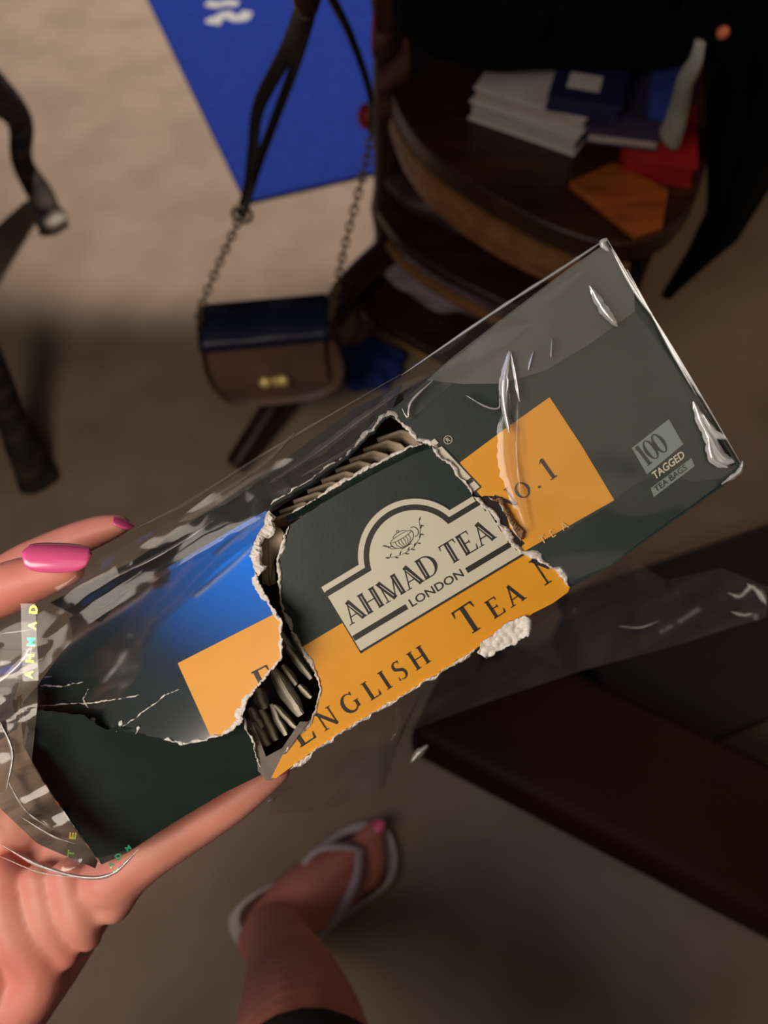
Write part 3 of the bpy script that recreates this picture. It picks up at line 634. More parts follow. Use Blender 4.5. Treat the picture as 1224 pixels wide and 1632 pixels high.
# --- flat print helpers
class Print:
    def __init__(s, F, e, origin, ang, sc=1, clipto=None, shear=0, flip=1):
        s.F, s.e, s.o, s.sc, s.clip, s.sh = F, e, V(origin), sc, clipto, shear; a = math.radians(ang)
        s.U = V((math.cos(a), -math.sin(a))); s.W = V((-math.sin(a), -math.cos(a))); s.bm = bmesh.new()     # W points up
    def px(s, x, y): return s.o + s.U * ((x + s.sh * y) * s.sc) + s.W * (y * s.sc)
    def poly(s, pts, e=0):
        q = [s.px(*p) for p in pts]
        if s.clip:
            c = (sum(a.x for a in q) / len(q), sum(a.y for a in q) / len(q))
            if not inside(s.clip, *c): return
        s.bm.faces.new([s.bm.verts.new(s.F(a.x, a.y, s.e + e)) for a in q])
    def stroke(s, pts, w0, w1=None, e=0):
        w1 = w0 if w1 is None else w1; r = resample(pts, .09 if s.sc > 5 else 3); n = len(r); L = []
        ws = w0 if isinstance(w0, (list, tuple)) else None
        for i, b in enumerate(r):
            a = r[max(0, i - 1)]; c = r[min(n - 1, i + 1)]; dx, dy = c[0] - a[0], c[1] - a[1]; l = math.hypot(dx, dy) or 1
            t = i / (n - 1)
            if ws: f = t * (len(ws) - 1); k = min(int(f), len(ws) - 2); h = (ws[k] + (ws[k + 1] - ws[k]) * (f - k)) / 2
            else: h = (w0 + (w1 - w0) * t) / 2
            L.append(((b[0] - dy / l * h, b[1] + dx / l * h), (b[0] + dy / l * h, b[1] - dx / l * h)))
        for a, b in zip(L, L[1:]): s.poly((a[0], a[1], b[1], b[0]), e)
    def done(s, name, m, par, lab=None):
        bmesh.ops.recalc_face_normals(s.bm, faces=s.bm.faces)
        o = obj(name, s.bm, m, par)
        if lab: o['label'] = lab
        return o
def arc(cx, cy, rx, ry, a0, a1, n=22): return [(cx + rx * math.cos(math.radians(a0 + (a1 - a0) * i / n)), cy + ry * math.sin(math.radians(a0 + (a1 - a0) * i / n))) for i in range(n + 1)]
TK, TN, SF = .15, .055, .045
def glyph(P, ch, x, h, k=1, tk=TK):
    """serif capital: x offset, height h, width factor k"""
    T = lambda pts: [(x + a * h * k, b * h) for a, b in pts]
    S = lambda pts, w0, w1=None: P.stroke(T(pts), w0 * h if not isinstance(w0, (list, tuple)) else [q * h for q in w0], None if w1 is None else w1 * h)
    ser = lambda cx, y, w=.17: S([(cx - w, y + (SF / 2 if y < .5 else -SF / 2)), (cx + w, y + (SF / 2 if y < .5 else -SF / 2))], SF)
    if ch == 'E':
        S([(.17, 0), (.17, 1)], tk); S([(.03, .975), (.62, .975)], TN); S([(.17, .5), (.5, .5)], TN); S([(.03, .025), (.68, .025)], TN)
        S([(.60, 1), (.62, .78)], .07, .02); S([(.66, .0), (.72, .26)], .09, .02); S([(.5, .41), (.5, .59)], .035); w = .74
    elif ch == 'F': w = .6
    elif ch == 'N':
        S([(.14, 0), (.14, 1)], TN); S([(.80, 0), (.80, 1)], TN); S([(.10, 1), (.80, .0)], tk); ser(.14, 0, .13); ser(.06, 1, .08); ser(.80, 1, .13); w = .95
    elif ch == 'G':
        S(arc(.45, .5, .37, .46, 48, 318, 30), [.03, .06, .10, .16, .17, .14, .08, .05]); S([(.77, .12), (.77, .45)], .13); ser(.77, .45, .13); S([(.69, .78), (.71, .98)], .02, .06); w = .95
    elif ch == 'L':
        S([(.17, 0), (.17, 1)], tk); ser(.17, 1, .15); S([(.03, .025), (.62, .025)], TN); S([(.60, 0), (.66, .28)], .09, .02); w = .68
    elif ch == 'I': S([(.16, 0), (.16, 1)], tk); ser(.16, 0, .15); ser(.16, 1, .15); w = .36
    elif ch == 'S':
        S(arc(.30, .74, .19, .22, 50, 215, 14) + arc(.32, .26, .21, .24, 80, -125, 16), [.04, .06, .10, .15, .15, .11, .06, .04]); S([(.44, .80), (.45, .98)], .02, .06); S([(.09, .22), (.08, .02)], .02, .06); w = .58
    elif ch == 'H':
        S([(.17, 0), (.17, 1)], tk); S([(.76, 0), (.76, 1)], tk); S([(.17, .5), (.76, .5)], TN)
        for a in (.17, .76): ser(a, 0, .15); ser(a, 1, .15)
        w = .96
    elif ch == 'T':
        S([(.42, 0), (.42, 1)], tk); S([(.04, .975), (.80, .975)], TN); ser(.42, 0, .16); S([(.07, 1), (.03, .76)], .08, .02); S([(.77, 1), (.81, .76)], .08, .02); w = .86
    elif ch == 'A':
        S([(.12, 0), (.42, 1)], TN); S([(.42, 1.02), (.76, 0)], tk); S([(.22, .32), (.62, .32)], TN); ser(.12, 0, .13); ser(.77, 0, .15); w = .9
    elif ch == 'M':
        S([(.14, 0), (.16, 1)], TN); S([(.94, 0), (.92, 1)], tk); S([(.14, 1), (.53, .02)], tk); S([(.90, 1), (.53, .02)], TN); ser(.14, 0, .13); ser(.94, 0, .15); ser(.10, 1, .08); ser(.97, 1, .09); w = 1.12
    elif ch == 'D':
        S([(.17, 0), (.17, 1)], tk); ser(.12, 0, .10); ser(.12, 1, .10); S([(.17, .975)] + arc(.38, .5, .42, .475, 90, -90, 26) + [(.17, .025)], [.05, .05, .10, .16, .17, .10, .05, .05]); w = .92
    elif ch == 'O': S(arc(.42, .5, .36, .46, 90, 450, 34), [.05, .09, .16, .09, .05, .09, .16, .09, .05]); w = .86
    elif ch == '0': S(arc(.32, .5, .25, .46, 90, 450, 34), [.04, .08, .15, .08, .04, .08, .15, .08, .04]); w = .64
    elif ch == '1': S([(.24, 0), (.24, 1)], .14); ser(.24, 0, .17); S([(.24, .97), (.06, .86)], .05, .03); w = .48
    elif ch == '.': S([(.06, .08), (.20, .08)], .14); w = .3
    return w * h * k
def bfont(P, text, x, y, h, w=None, bold=0):
    cu = bpy.data.curves.new('t', 'FONT'); cu.body = text; cu.resolution_u = 3; cu.offset = bold
    o = bpy.data.objects.new('t', cu); C.objects.link(o); bpy.context.view_layer.update()
    me = bpy.data.meshes.new_from_object(o.evaluated_get(bpy.context.evaluated_depsgraph_get()))
    xs = [v.co.x for v in me.vertices]; ys = [v.co.y for v in me.vertices]; x0, x1, y0, y1 = min(xs), max(xs), min(ys), max(ys)
    sy = h / (y1 - y0); sx = (w / (x1 - x0)) if w else sy
    for p in me.polygons: P.poly([(x + (me.vertices[i].co.x - x0) * sx, y + (me.vertices[i].co.y - y0) * sy) for i in p.vertices])
    bpy.data.objects.remove(o)
# --- emblem on the torn piece.  local frame: u right, v down from the banner tip
class Em(Print): pass
def emb(F, clipto, e, origin):
    pr = lambda ee: Print(F, ee, origin, 31, 1, clipto)
    def outline(off, x0, x1, vb):      # arch-topped banner outline, inset by off
        R = 91 - off; hc = math.sqrt(max(0, R * R - (34 - off) ** 2)); a0 = math.degrees(math.atan2(34 - off, -hc)); a1 = math.degrees(math.atan2(34 - off, hc))
        return [(x0, -off)] + [(154 + x, -34 + y) for x, y in [(R * math.cos(math.radians(a0 + (a1 - a0) * i / 40)), R * math.sin(math.radians(a0 + (a1 - a0) * i / 40))) for i in range(41)]] + [(x1, -off)]
    def slab(P, off, x0, x1, vb):
        o = outline(off, x0, x1, vb); o = resample(o, 5)
        for a, b in zip(o, o[1:]):
            n = 24
            for k in range(n):
                ya0 = a[1] + (vb - a[1]) * k / n; ya1 = a[1] + (vb - a[1]) * (k + 1) / n; yb0 = b[1] + (vb - b[1]) * k / n; yb1 = b[1] + (vb - b[1]) * (k + 1) / n
                P.poly([(a[0], ya0), (a[0], ya1), (b[0], yb1), (b[0], yb0)])
    P = pr(e); slab(P, -2, -1, 309, -24); P.done('emblem_outline', M['black'], box)
    P = pr(e + .00006); slab(P, 0, 0, 308, -10); emb1 = P.done('emblem_border', M['cream'], box)
    P = pr(e + .00012); slab(P, 9, 2, 306, -20); P.poly([(-.5, -19), (3, -19), (3, -123), (-.5, -123)]); P.done('emblem_band', M['black'], box)
    P = pr(e + .00018); slab(P, 18, 1.5, 306.5, -119); P.done('emblem_field', M['cream'], box)
    P = pr(e + .00012)
    for a in range(0, 77): P.poly([(-.5 + a * 4, -118), (3.5 + a * 4, -118), (3.5 + a * 4, -122.5), (-.5 + a * 4, -122.5)])
    P.done('emblem_outline', M['black'], box)
emb(Cc, polyC, .0005, O0)
P = Print(Cc, .0008, O0, 31, 1, polyC)
for a in range(2, 101, 3): P.poly([(a, -92), (a + 3, -92), (a + 3, -101), (a, -101)])
P.done('emblem_bar', M['black'], box); P = Print(Cc, .0008, O0, 31, 1, polyC)
for a in range(212, 306, 3): P.poly([(a, -92), (a + 3, -92), (a + 3, -101), (a, -101)])
P.done('emblem_bar', M['black'], box)
P = Print(Cc, .0008, E(8, 76), 31, 1, polyC); x = 0; pos = []
for ch, h in (('A', 35), ('H', 35), ('M', 35), ('A', 35), ('D', 35), (' ', 0), ('T', 35), ('E', 35), ('A', 35)):
    if ch == ' ': x += 11; continue
    pos.append((ch, x)); x += glyph(P, ch, x, h, .99, .235) + 1.2
P.done('lettering', M['black'], box)
P = Print(Cc, .0009, E(8, 76), 31, 1, polyC)          # cream inline of the thick stems
for ch, x in pos:
    h = 35; k = .99
    segs = {'A': [((.42, .86), (.72, .10))], 'H': [((.17, .10), (.17, .90)), ((.76, .10), (.76, .90))], 'M': [((.20, .86), (.50, .14)), ((.935, .1), (.925, .9))], 'D': [((.17, .12), (.17, .88))], 'T': [((.42, .08), (.42, .90))], 'E': [((.17, .12), (.17, .88))]}[ch]
    for a, b in segs: P.stroke([(x + a[0] * h * k, a[1] * h), (x + b[0] * h * k, b[1] * h)], 1.15)
P.done('lettering_inline', M['cream'], box)
P = Print(Cc, .0008, E(108, 102), 31, 1, polyC); bfont(P, 'LONDON', 0, 0, 13.5, 97, .012); P.done('lettering', M['black'], box)
# teapot and sprig drawing
P = Print(Cc, .0008, E(150, 2), 31, 1, polyC)
pot = arc(0, 2, 20, 13, 20, -200, 26)
P.stroke(pot, 1.2); P.stroke(arc(0, 6, 19, 3.5, 0, 360, 24), .9); P.stroke(arc(0, 8, 13, 6, 20, 160, 12), 1); P.stroke(arc(0, 15.6, 2, 2, 0, 360, 10), .9)
for q in (-12, -7, -2.5, 2.5, 7, 12): P.stroke([(q, 3), (q * 1.05, -3), (q * .62, -10)], .9)
P.stroke([(-18, -1), (-24, 1), (-28, 6), (-32, 8)], 1.4); P.stroke([(-16, -6), (-22, -4), (-27, 3), (-31, 6)], .9)
P.stroke(arc(22, 2, 7, 8, 100, -110, 14), 1.3); P.stroke([(-9, -12), (9, -12)], 1.2)
sp_ = [(-38, -10), (-25, -17), (-8, -20), (10, -19), (24, -12), (33, 0), (38, 12)]
P.stroke(sp_, .8)
for i, (a, b) in enumerate(resample(sp_, 6)):
    s = 1 if i % 2 else -1; P.stroke([(a, b), (a + 2.5, b + 2.6 * s), (a + 5.5, b + 4.6 * s)], [.5, 2.4, .4])
P.done('teapot_drawing', M['black'], box)
# big words on the orange strip
P = Print(Cc, .0006, (478, 1192), 33.5, 1, polyC)
for ch, x, h in (('E', 0, 43), ('N', 47, 31), ('G', 91, 32), ('L', 135, 31), ('I', 167, 31), ('S', 190, 32), ('H', 222, 31), ('T', 318, 46), ('E', 371, 31), ('A', 404, 32), ('N', 468, 46)): glyph(P, ch, x, h)
P.done('lettering', M['black'], box)
P = Print(Lp, .0006, (428, 1108), 27, 1, polyL); glyph(P, 'E', -10, 45); P.done('lettering', M['black'], box)
# print on the right panel
P = Print(R_, .0008, (806, 816), 35, 1, None); glyph(P, 'N', -4, 31); glyph(P, 'O', 30, 27); glyph(P, '.', 63, 26); glyph(P, '1', 85, 37); P.done('lettering', M['black'], box)
P = Print(R_, .0006, (700, 716), 35, 1); 
P = Print(R_, .0006, (0, 0), 0, 1)
for q in ([(681, 707), (692.6, 699), (699, 706), (688, 714)], [(688, 718), (704, 711.5), (727, 736), (712, 745)], [(712, 745), (727, 736), (749.5, 760), (735, 772)], [(735, 772), (749.5, 760), (764.7, 776), (750, 787)]): P.poly([(a, -b) for a, b in q])
P.done('emblem_border', M['cream'], box)
P = Print(R_, .0007, (0, 0), 0, 1); P.poly([(740, -768.5), (750.5, -761), (755, -767), (744, -774.5)]); P.poly([(704, -711.5), (705.5, -710.5), (767, -776), (765, -776)]); P.poly([(765, -776), (767, -776.5), (756, -785.5), (754, -784.5)]); P.done('emblem_band', M['black'], box)
P = Print(R_, .0008, (714, 701), 33, 1); P.stroke(arc(0, 0, 6.5, 6.5, 0, 360, 24), 1.0); bfont(P, 'R', -2.6, -3.6, 7.4); P.done('registered_mark', M['cream'], box)
P = Print(R_, .0011, (864, 868), 33, 1); bfont(P, 'T', 0, 0, 12); bfont(P, 'E', 20, 0, 12); bfont(P, 'A', 40, 0, 12); P.done('embossed_lettering', mat('pale_orange', (240, 196, 120), .5), box)
gp = mat('grey_green_print', (128, 142, 134), .5)
P = Print(R_, .0006, (0, 0), 0, 1); P.poly([(1007, -714), (1066, -668), (1089, -708), (1031, -756)]); P.poly([(1037, -778), (1102, -730), (1107, -743), (1042, -792)]); P.done('count_panel', gp, box)
P = Print(R_, .0009, (1032, 743), 37, 1); x = -2
for ch in '100': x += glyph(P, ch, x, 36, .78, .12) - 1
P.done('lettering', M['green'], box)
P = Print(R_, .0009, (1044, 765), 37, 1, None, .15); bfont(P, 'TAGGED', 0, 0, 12.5, 61, .02); P.done('lettering', M['cream'], box)
P = Print(R_, .0009, (1046, 785), 37, 1, None, .1); bfont(P, 'TEA BAGS', 0, 0, 9.5, 62, .01); P.done('lettering', M['green'], box)
# --- torn white paper rims
def rimobj(pts, F, w0, w1, side, lift=.0008, seed=0): return obj('torn_edge', rim(pts, F, w0, w1, side, lift, seed), M['paper'], box)
rimobj(torn_L[:len(torn_L) * 30 // 100], Lp, 12, 26, -1, .002); rimobj(torn_L[len(torn_L) * 27 // 100:], Lp, 3, 11, 1, .001, 2)
rimobj(torn([(404, 1100), (390, 1130), (384, 1150), (372, 1164), (350, 1174)], 1), Lp, 6, 10, 1, .001, 4)
rimobj(torn_B[:len(torn_B) * 30 // 100], Lp, 2, 8, 1, .001, 5)
for a in ([(128, 1146), (140, 1158), (150, 1162)], [(185, 1166), (194, 1148), (190, 1160)], [(216, 1170), (222, 1156), (218, 1168)], [(150, 1162), (146, 1142), (152, 1158)]): rimobj(a, Lp, 2, 5, 1, .0007, 6)
for a in ([(60, 1092), (100, 1093), (132, 1087)], [(38, 1127), (90, 1122), (150, 1119), (225, 1108)], [(140, 1098), (134, 1114), (140, 1128)], [(192, 1160), (218, 1142), (262, 1108), (286, 1098)], [(70, 1080), (82, 1078)]):
    rimobj(torn(a, 1.2, 6), lambda x, y, e=0: Lp(x, y, e + .0002), .8, 1.8, 1, .0002, 7)
rimobj(CL, Cc, 2.5, 9, 1, .0009, 8); rimobj(CL[:len(CL) // 2], lambda x, y, e=0: Cc(x, y, e - .0016), 3, 9, 1, .0009, 9)
rimobj(CR[:len(CR) // 3], Cc, 3, 7, -1, .0008, 10); rimobj(CR[len(CR) // 3:], Cc, 4, 13, -1, .0012, 11)
rimobj(torn([(765, 1030), (705, 1068), (640, 1108), (560, 1156), (505, 1192), (460, 1226)], 1.6), Cc, 2, 7, -1, .001, 12)
rimobj(torn([(462, 824), (540, 775), (600, 742), (655, 713), (690, 708)], 1.6), lambda x, y, e=0: Cc(x, y, e - .005), 3, 7, -1, .0009, 13)
rimobj(top_torn, lambda x, y, e=0: Q(x, y, .302 - e), 4, 9, -1, .001, 14)
rimobj(torn([(612, 664), (626, 664), (640, 676), (652, 690), (664, 702), (690, 712), (700, 720)], 2), R_, 4, 9, -1, .001, 15)
rimobj(torn([(778, 790), (796, 798), (812, 824), (830, 862)], 1.4), R_, 3, 7, 1, .001, 16)
rimobj(torn([(36, 1106), (34, 1128), (46, 1150), (38, 1176), (36, 1206)], 3), lambda x, y, e=0: Lp(x, y, e + .006), 7, 18, 1, .002, 17)
rimobj(torn([(100, 1290), (130, 1338), (150, 1366), (162, 1378)], 2), L2, 2, 7, 1, .001, 18)
rimobj(t2, L2, 1, 4, -1, .0006, 19)
# dark sheet filling the small right-hand tear, its colour standing for shade inside
obj('inner_sheet', sheet([(772, 790), (800, 792), (812, 842), (836, 866), (822, 880), (780, 830), (758, 796)], R_, .0004, .0006), mat('hole_shade', (40, 30, 24), .9), box)
obj('curled_paper', rim(torn([(784, 796), (796, 800), (806, 822), (818, 842), (832, 860)], 1), lambda x, y, e=0: R_(x, y, e + .0006), 7, 12, -1, .003, 20), mat('brown_paper', (150, 116, 84), .9), box)
# frayed scrap of pulp under the strip
P0 = [(760, 1040), (768, 1022), (790, 1008), (812, 990), (838, 980), (848, 992), (844, 1012), (820, 1026), (796, 1038), (775, 1048)]
scrap_outline = torn(P0 + P0[:1], 1.8, 3)[:-1]
# torn left end: brown papers under crumpled film
def crum(name, poly_top, poly_bot, m, wob, n=40, k=14, seed=1, th=.0004):
    bm = loft(poly_top, poly_bot, n, k, None, wob, .035, seed)
    if th: bmesh.ops.solidify(bm, geom=bm.faces[:], thickness=th)
    return obj(name, bm, m, box, th == 0)
crum('end_panel', [(-60, 1120, .318), (-30, 1260, .318), (60, 1345, .32), (152, 1384, .325)], [(30, 1115, .308), (38, 1190, .308), (85, 1275, .318), (156, 1372, .328)], mat('end_paper', (128, 106, 86), .85, (92, 72, 58), 30, .6, 120), .006, seed=4)
crum('end_panel', [(-50, 1080, .316), (-60, 1160, .317), (-40, 1215, .318)], [(30, 1082, .306), (20, 1120, .306), (28, 1170, .308)], mat('plum_paper', (40, 26, 34), .7), .006, 20, 10, 6)
# --- film
crum('plastic_film', [(-60, 1040, .300), (0, 1002, .300), (130, 905, .302), (290, 822, .300), (430, 716, .296), (560, 640, .292), (650, 592, .290), (790, 492, .288), (967, 380, .284)],
     [(-40, 1120, .296), (40, 1100, .294), (140, 996, .298), (300, 892, .298), (427, 820, .294), (520, 760, .291), (615, 668, .289), (800, 560, .2865), (972, 392, .283)], M['film'], .0011, 110, 24, 2, 0)
def sheetfilm(name, outline, F, m, e, amp=.0006, fr=.02, seed=0, step=10, rs=9, solid=0):
    bm = bmesh.new(); xs = [p[0] for p in outline]; ys = [p[1] for p in outline]; vs2 = {}
    st_ = 7
    poly = outline
    bm2 = sheet(outline, F, .0001, e); bm2.free()
    a = [bm.verts.new((x, y, 0)) for x, y in resample(outline + outline[:1], rs)[:-1]]; fc = bm.faces.new(a)
    geom = bm.verts[:] + bm.edges[:] + bm.faces[:]
    x = min(xs) + step
    while x < max(xs): bmesh.ops.bisect_plane(bm, geom=bm.verts[:] + bm.edges[:] + bm.faces[:], plane_co=(x, 0, 0), plane_no=(1, 0, 0)); x += step
    y = min(ys) + step
    while y < max(ys): bmesh.ops.bisect_plane(bm, geom=bm.verts[:] + bm.edges[:] + bm.faces[:], plane_co=(0, y, 0), plane_no=(0, 1, 0)); y += step
    for v in bm.verts:
        X, Y = v.co.x, v.co.y; v.co = F(X, Y, e + amp * noise.noise(V((X * fr, Y * fr, seed))))
    bmesh.ops.recalc_face_normals(bm, faces=bm.faces)
    if solid: bmesh.ops.solidify(bm, geom=bm.faces[:], thickness=solid)
    return obj(name, bm, m, box, True)
sheetfilm('paper_scrap', scrap_outline, Cc, M['paper'], .0015, .0022, .16, 2, 3, 3, .0006)
sheetfilm('plastic_film', [(967, 385), (1120, 640), (1181, 744), (1134, 786), (974, 899), (905, 930), (845, 880), (830, 700), (800, 612), (720, 612), (655, 668), (640, 640), (800, 512)], R_, M['film'], .0018, .0008, .012, 3)
tag(sheetfilm('film_sheen', [(680, 606), (740, 612), (800, 611), (870, 590), (940, 548), (1012, 496), (1010, 452), (967, 387), (900, 432), (800, 508), (720, 570)], R_, M['filmhazy'], .0032, .0008, .012, 9), 'hazy sheet for the grey reflection on the film')  # pale haze paints the grey reflection zone of the wrap
tag(sheetfilm('film_sheen', [(800, 611), (870, 590), (940, 548), (1012, 496), (1120, 640), (1178, 742), (1150, 762), (1102, 768), (1062, 750), (1012, 772), (960, 812), (905, 845), (850, 868), (838, 860), (822, 700)], R_, M['film2'], .0026, .0006, .012, 5), 'faint haze sheet for the reflection on the film')  # weaker haze paints the lighter reflection zone below it
def crease(pts, w, F, e=.0035, name='crease_glint', h=.0015):  # ribbon along a wrinkle, with its highlight whitened into the film
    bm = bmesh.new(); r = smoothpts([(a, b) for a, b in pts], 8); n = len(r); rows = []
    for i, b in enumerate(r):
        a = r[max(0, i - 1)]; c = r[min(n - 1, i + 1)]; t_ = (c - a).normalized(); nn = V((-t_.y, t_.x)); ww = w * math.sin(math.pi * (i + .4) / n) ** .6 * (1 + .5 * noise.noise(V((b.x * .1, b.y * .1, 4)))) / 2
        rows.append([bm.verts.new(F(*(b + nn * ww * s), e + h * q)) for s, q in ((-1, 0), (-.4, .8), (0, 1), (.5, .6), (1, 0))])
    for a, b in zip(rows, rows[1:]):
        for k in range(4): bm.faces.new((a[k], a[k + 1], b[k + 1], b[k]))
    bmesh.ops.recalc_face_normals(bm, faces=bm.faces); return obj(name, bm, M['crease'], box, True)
Ft = lambda x, y, e=0: Q(x, y, .288 - e)
for pts, w_, F in (([(812, 560), (804, 600), (803, 640), (812, 690)], 11, R_), ([(814, 560), (822, 600), (828, 640)], 5, R_), ([(940, 455), (960, 490), (984, 520)], 12, R_),
                  ([(742, 630), (775, 648), (795, 650), (796, 630)], 3, R_), ([(974, 396), (1010, 460), (1046, 512)], 5, R_), ([(1000, 430), (1060, 540), (1110, 630)], 4, R_), ([(1040, 505), (1085, 580), (1130, 650)], 6, R_),
                  ([(968, 382), (1020, 470), (1100, 600), (1184, 744)], 4, R_), ([(1105, 640), (1122, 680), (1150, 728), (1172, 735)], 15, R_), ([(1128, 690), (1136, 730), (1160, 745)], 12, R_), ([(1184, 735), (1178, 752), (1150, 772)], 8, R_),
                  ([(640, 650), (650, 665), (656, 640), (690, 606)], 4, R_), ([(970, 400), (960, 388), (968, 380)], 8, R_), ([(850, 560), (842, 590)], 4, R_), ([(880, 540), (878, 570)], 3, R_), ([(1120, 660), (1140, 690), (1160, 700)], 7, R_),
                  ([(640, 598), (790, 496), (900, 425), (966, 381)], 5, R_)):
    crease(pts, w_ * 1.25, F)
for pts, w_ in (([(808, 610), (806, 680), (808, 740), (826, 800), (842, 850)], 26), ([(826, 640), (824, 720), (830, 790)], 12)):
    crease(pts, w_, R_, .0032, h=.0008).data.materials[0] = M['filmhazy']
for pts, w_ in (([(285, 832), (350, 800), (400, 765), (440, 748)], 16), ([(330, 800), (420, 740), (470, 690)], 9), ([(430, 770), (500, 725), (560, 680), (630, 630)], 15), ([(480, 760), (560, 715), (600, 670)], 8), ([(200, 850), (300, 800), (420, 725), (640, 596)], 6), ([(160, 930), (260, 880), (340, 830)], 5)):
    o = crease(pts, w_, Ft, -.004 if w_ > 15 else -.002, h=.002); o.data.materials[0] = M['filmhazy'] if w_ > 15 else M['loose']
# left bottom crumpled end film
crum('plastic_film', [(-50, 1030, .296), (-60, 1200, .30), (-30, 1330, .31), (60, 1385, .318), (150, 1400, .322), (222, 1352, .326)], [(60, 1040, .293), (60, 1120, .296), (50, 1220, .304), (100, 1290, .312), (155, 1368, .320), (215, 1352, .325)], M['crumple'], .0035, 60, 20, 8, 0)
cf = lambda x, y, e=0: Q(x, y, .300 - e)
for pts, w_ in (([(0, 1345), (60, 1378), (130, 1398), (180, 1392), (222, 1352)], 7), ([(0, 1365), (70, 1392), (150, 1399)], 3), ([(10, 1240), (40, 1290), (80, 1320)], 5), ([(0, 1150), (20, 1200), (10, 1260)], 6), ([(-5, 1090), (30, 1060), (50, 1030)], 12), ([(30, 1300), (80, 1330), (120, 1345)], 4), ([(0, 1010), (40, 1005), (60, 1000)], 3)):
    crease(pts, w_, cf, 0 if pts[0][1] < 1200 else -.012, h=.002)
# hologram tear strip with gold letters
hs = plane(50, 1020, .2915)
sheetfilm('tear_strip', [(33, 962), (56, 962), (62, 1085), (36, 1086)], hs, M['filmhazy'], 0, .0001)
P = Print(hs, .0003, (52, 1082), 86, 1)
for i, ch in enumerate('AHMAD'): bfont(P, ch, i * 26, 0, 13, 13, .03)
P.done('lettering', M['holo'], box, 'gold hologram letters')
P = Print(plane(112, 1340, .302), .0003, (118, 1366), 84, 1)
for i, ch in enumerate('TE'): bfont(P, ch, i * 28, 0, 11, 11, .03)
P.done('lettering', M['holo'], box, 'gold hologram letters')
P = Print(plane(190, 1375, .314), 0, (176, 1384), 38, 1); bfont(P, 'A', 0, 0, 9, 9, .03); bfont(P, 'D', 17, 2, 10, 10, .03); bfont(P, 'M', 38, 4, 8, 8, .03); P.done('lettering', mat('teal_foil', (40, 230, 190), .2, (120, 255, 160), 300, metal=.8), box, 'teal hologram letters')
# loose wrap trailing behind on the right
crum('loose_film', [(430, 1235, .36), (600, 1130, .36), (780, 1010, .37), (905, 842, .38), (965, 834, .39), (1004, 888, .42), (1060, 925, .43), (1150, 905, .45), (1226, 936, .46)],
     [(432, 1300, .42), (520, 1290, .42), (610, 1262, .43), (640, 1170, .43), (760, 1125, .44), (930, 1068, .45), (1080, 1028, .46), (1150, 1005, .46), (1222, 984, .46)], M['loose'], .007, 110, 26, 11, 0)
lf_ = lambda x, y, e=0: Q(x, y, .42 - e)
for pts, w_ in (([(655, 1215), (668, 1200), (682, 1188)], 13), ([(1160, 945), (1180, 950), (1200, 935), (1215, 960)], 9), ([(1165, 975), (1185, 980), (1200, 978)], 7), ([(1190, 930), (1212, 945), (1222, 965)], 9), ([(425, 1280), (440, 1268)], 8), ([(985, 998), (1020, 1000), (1050, 990)], 4)):
    crease(pts, w_, lf_, h=.004)

# ================================================================== TEA BAGS in the openings (each a thing)
LB = 'grey paper tea bag packed on edge in the lower torn opening of the carton'; GB = 'tea bags in the lower opening'
PL = ['at the far lower left, against the grey liner', 'short stub high at the left by the orange label', 'at the bottom left, slanting down to the liner', 'long pale one crossing the middle of the opening', 'left side of the V-shaped pair at the bottom', 'right side of the V-shaped pair at the bottom', 'bent one just above the long middle one', 'short one tucked in the lower right corner', 'second from the right torn edge', 'against the right torn edge', 'at the top narrow end of the opening', 'dark one deep between the bottom left ones']
def teabag(a, b, wpx, d, dd=.018, seed=0):
    """thin pillow pouch standing on edge: a-b is its visible edge"""
    t = thing('tea_bag', 'grey paper tea bag, ' + PL[seed], 'tea bag', Q(*a, d), GB); n = 12; bm = bmesh.new(); rows = []
    a, b = V(a), V(b); ax = (b - a).normalized(); nn = V((ax.y, -ax.x))
    for i in range(n + 1):
        f = i / n; p = a.lerp(b, f); bul = math.sin(math.pi * f) ** .5; o_ = 2.2 * noise.noise(V((f * 3, seed, 0)))
        row = []
        for s, z in ((-.5, 0), (.5, 0), (.8 * bul + .35, dd * .35), (.5, dd), (-.5, dd), (-.8 * bul - .3, dd * .35)):
            row.append(bm.verts.new(Q(*(p + nn * (s * wpx + o_)), d + z)))
        rows.append(row)
    for r0, r1 in zip(rows, rows[1:]):
        for k in range(6): bm.faces.new((r0[k], r0[(k + 1) % 6], r1[(k + 1) % 6], r1[k]))
    bm.faces.new(rows[0]); bm.faces.new(rows[-1][::-1]); bmesh.ops.recalc_face_normals(bm, faces=bm.faces)
    obj('pouch', bm, M['bag'], t, False)
    bm = bmesh.new(); rows = []
    for i in range(n + 1):
        f = i / n; p = a.lerp(b, f); o_ = 2.2 * noise.noise(V((f * 3, seed, 0))); ww = wpx * .30 * (1 + .3 * noise.noise(V((f * 9, seed, 3))))
        rows.append([bm.verts.new(Q(*(p + nn * (s * ww + o_)), d - h_)) for s, h_ in ((-1, .0), (-.9, .0008), (.9, .0008), (1, 0))])
    for r0, r1 in zip(rows, rows[1:]):
        for k in range(3): bm.faces.new((r0[k], r0[k + 1], r1[k + 1], r1[k]))
    bmesh.ops.recalc_face_normals(bm, faces=bm.faces); obj('sealed_edge', bm, M['bagedge'], t)
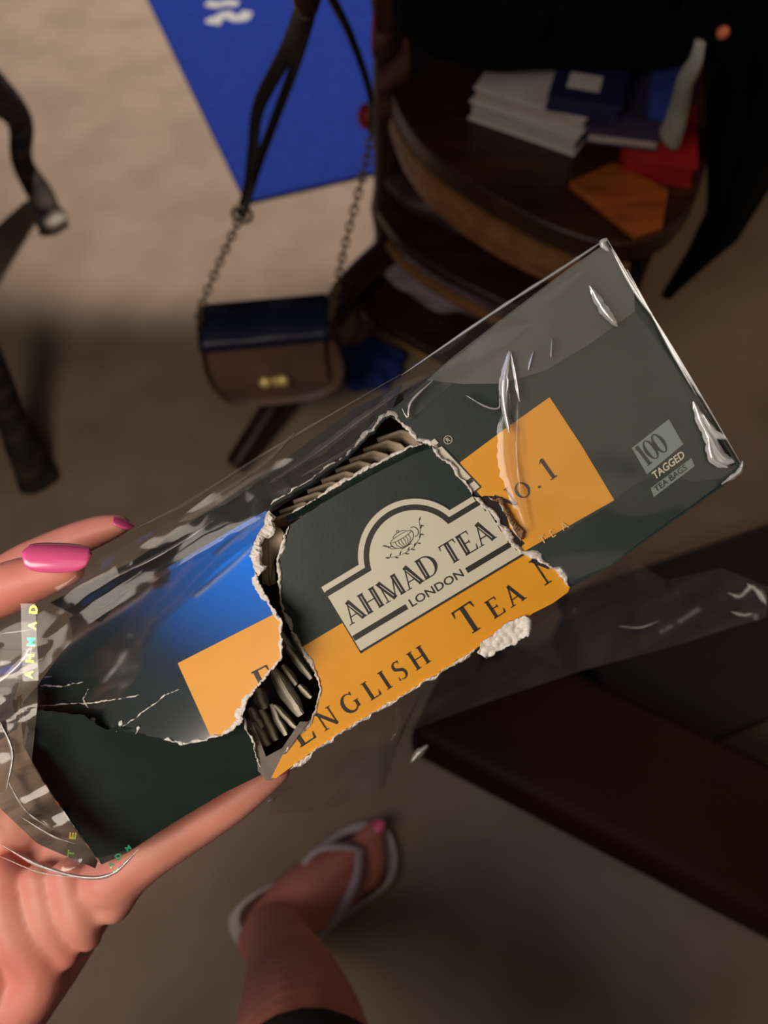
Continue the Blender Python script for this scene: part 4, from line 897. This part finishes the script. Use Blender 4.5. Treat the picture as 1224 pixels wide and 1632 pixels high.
for i, (a, b, w_, d) in enumerate((((398, 1128), (418, 1160), 8, .3095), ((410, 1098), (422, 1130), 10, .308), ((404, 1150), (428, 1188), 9, .311), ((434, 1066), (480, 1140), 12, .306), ((432, 1122), (456, 1172), 7, .3085),
     ((436, 1124), (472, 1160), 6, .3075), ((450, 1060), (472, 1092), 7, .3095), ((476, 1092), (496, 1112), 6, .307), ((458, 1030), (496, 1082), 7, .309), ((466, 1010), (502, 1070), 7, .3115), ((448, 1008), (480, 1060), 8, .313), ((416, 1130), (440, 1180), 9, .3125))):
    teabag(a, b, w_, d, seed=i)
# folded paper tabs in the upper opening
TLb = {i: w_ + ' in the upper torn opening' for i, w_ in enumerate(('leftmost', 'second from the left', 'third from the left', 'fourth from the left', 'middle one', 'fourth from the right', 'third from the right', 'second from the right', 'topmost rightmost'))}; TLb[21] = 'upright against the torn piece at its left side'; TLb[22] = 'upright behind the curled white edge'
def tabp(pts0, pts1, d0, d1, seed):
    bm = loft([(x, y, d0) for x, y in pts0], [(x, y, d1) for x, y in pts1], 24, 6, None, .0015, .05, seed); bmesh.ops.solidify(bm, geom=bm.faces[:], thickness=.0008)
    t = tag(obj('tea_tag', bm, M['tab'], None, True), 'brownish folded tea tag, ' + TLb[seed], 'tea tag', 'tea tags in the upper opening')
for i in range(9):
    f = i / 8; x0, y0 = 432 + 178 * f, 812 - 132 * f; x1, y1 = 500 + 185 * f, 800 - 82 * f
    tabp([(x0 - 10, y0 + 18), (x0 + 30, y0 + 4), (x0 + 52, y0 + 10), (x1, y1 + 2)], [(x0 - 4, y0 + 34), (x0 + 34, y0 + 22), (x1 - 20, y1 + 24), (x1 + 6, y1 + 22)], .310 + .0012 * (i % 2), .322, i)
tabp([(428, 838), (446, 842), (452, 850)], [(430, 930), (436, 900), (446, 880)], .304, .309, 21); tabp([(414, 860), (424, 846), (432, 850)], [(418, 930), (428, 934), (440, 930)], .308, .312, 22)
obj('inner_sheet', sheet([(400, 830), (470, 770), (600, 660), (650, 660), (720, 720), (560, 800), (470, 850), (450, 960), (500, 1060), (512, 1130), (455, 1200), (425, 1212), (385, 1150), (440, 1040), (430, 960), (398, 900)], plane(500, 900, .335), .0005), M['inner'], box)
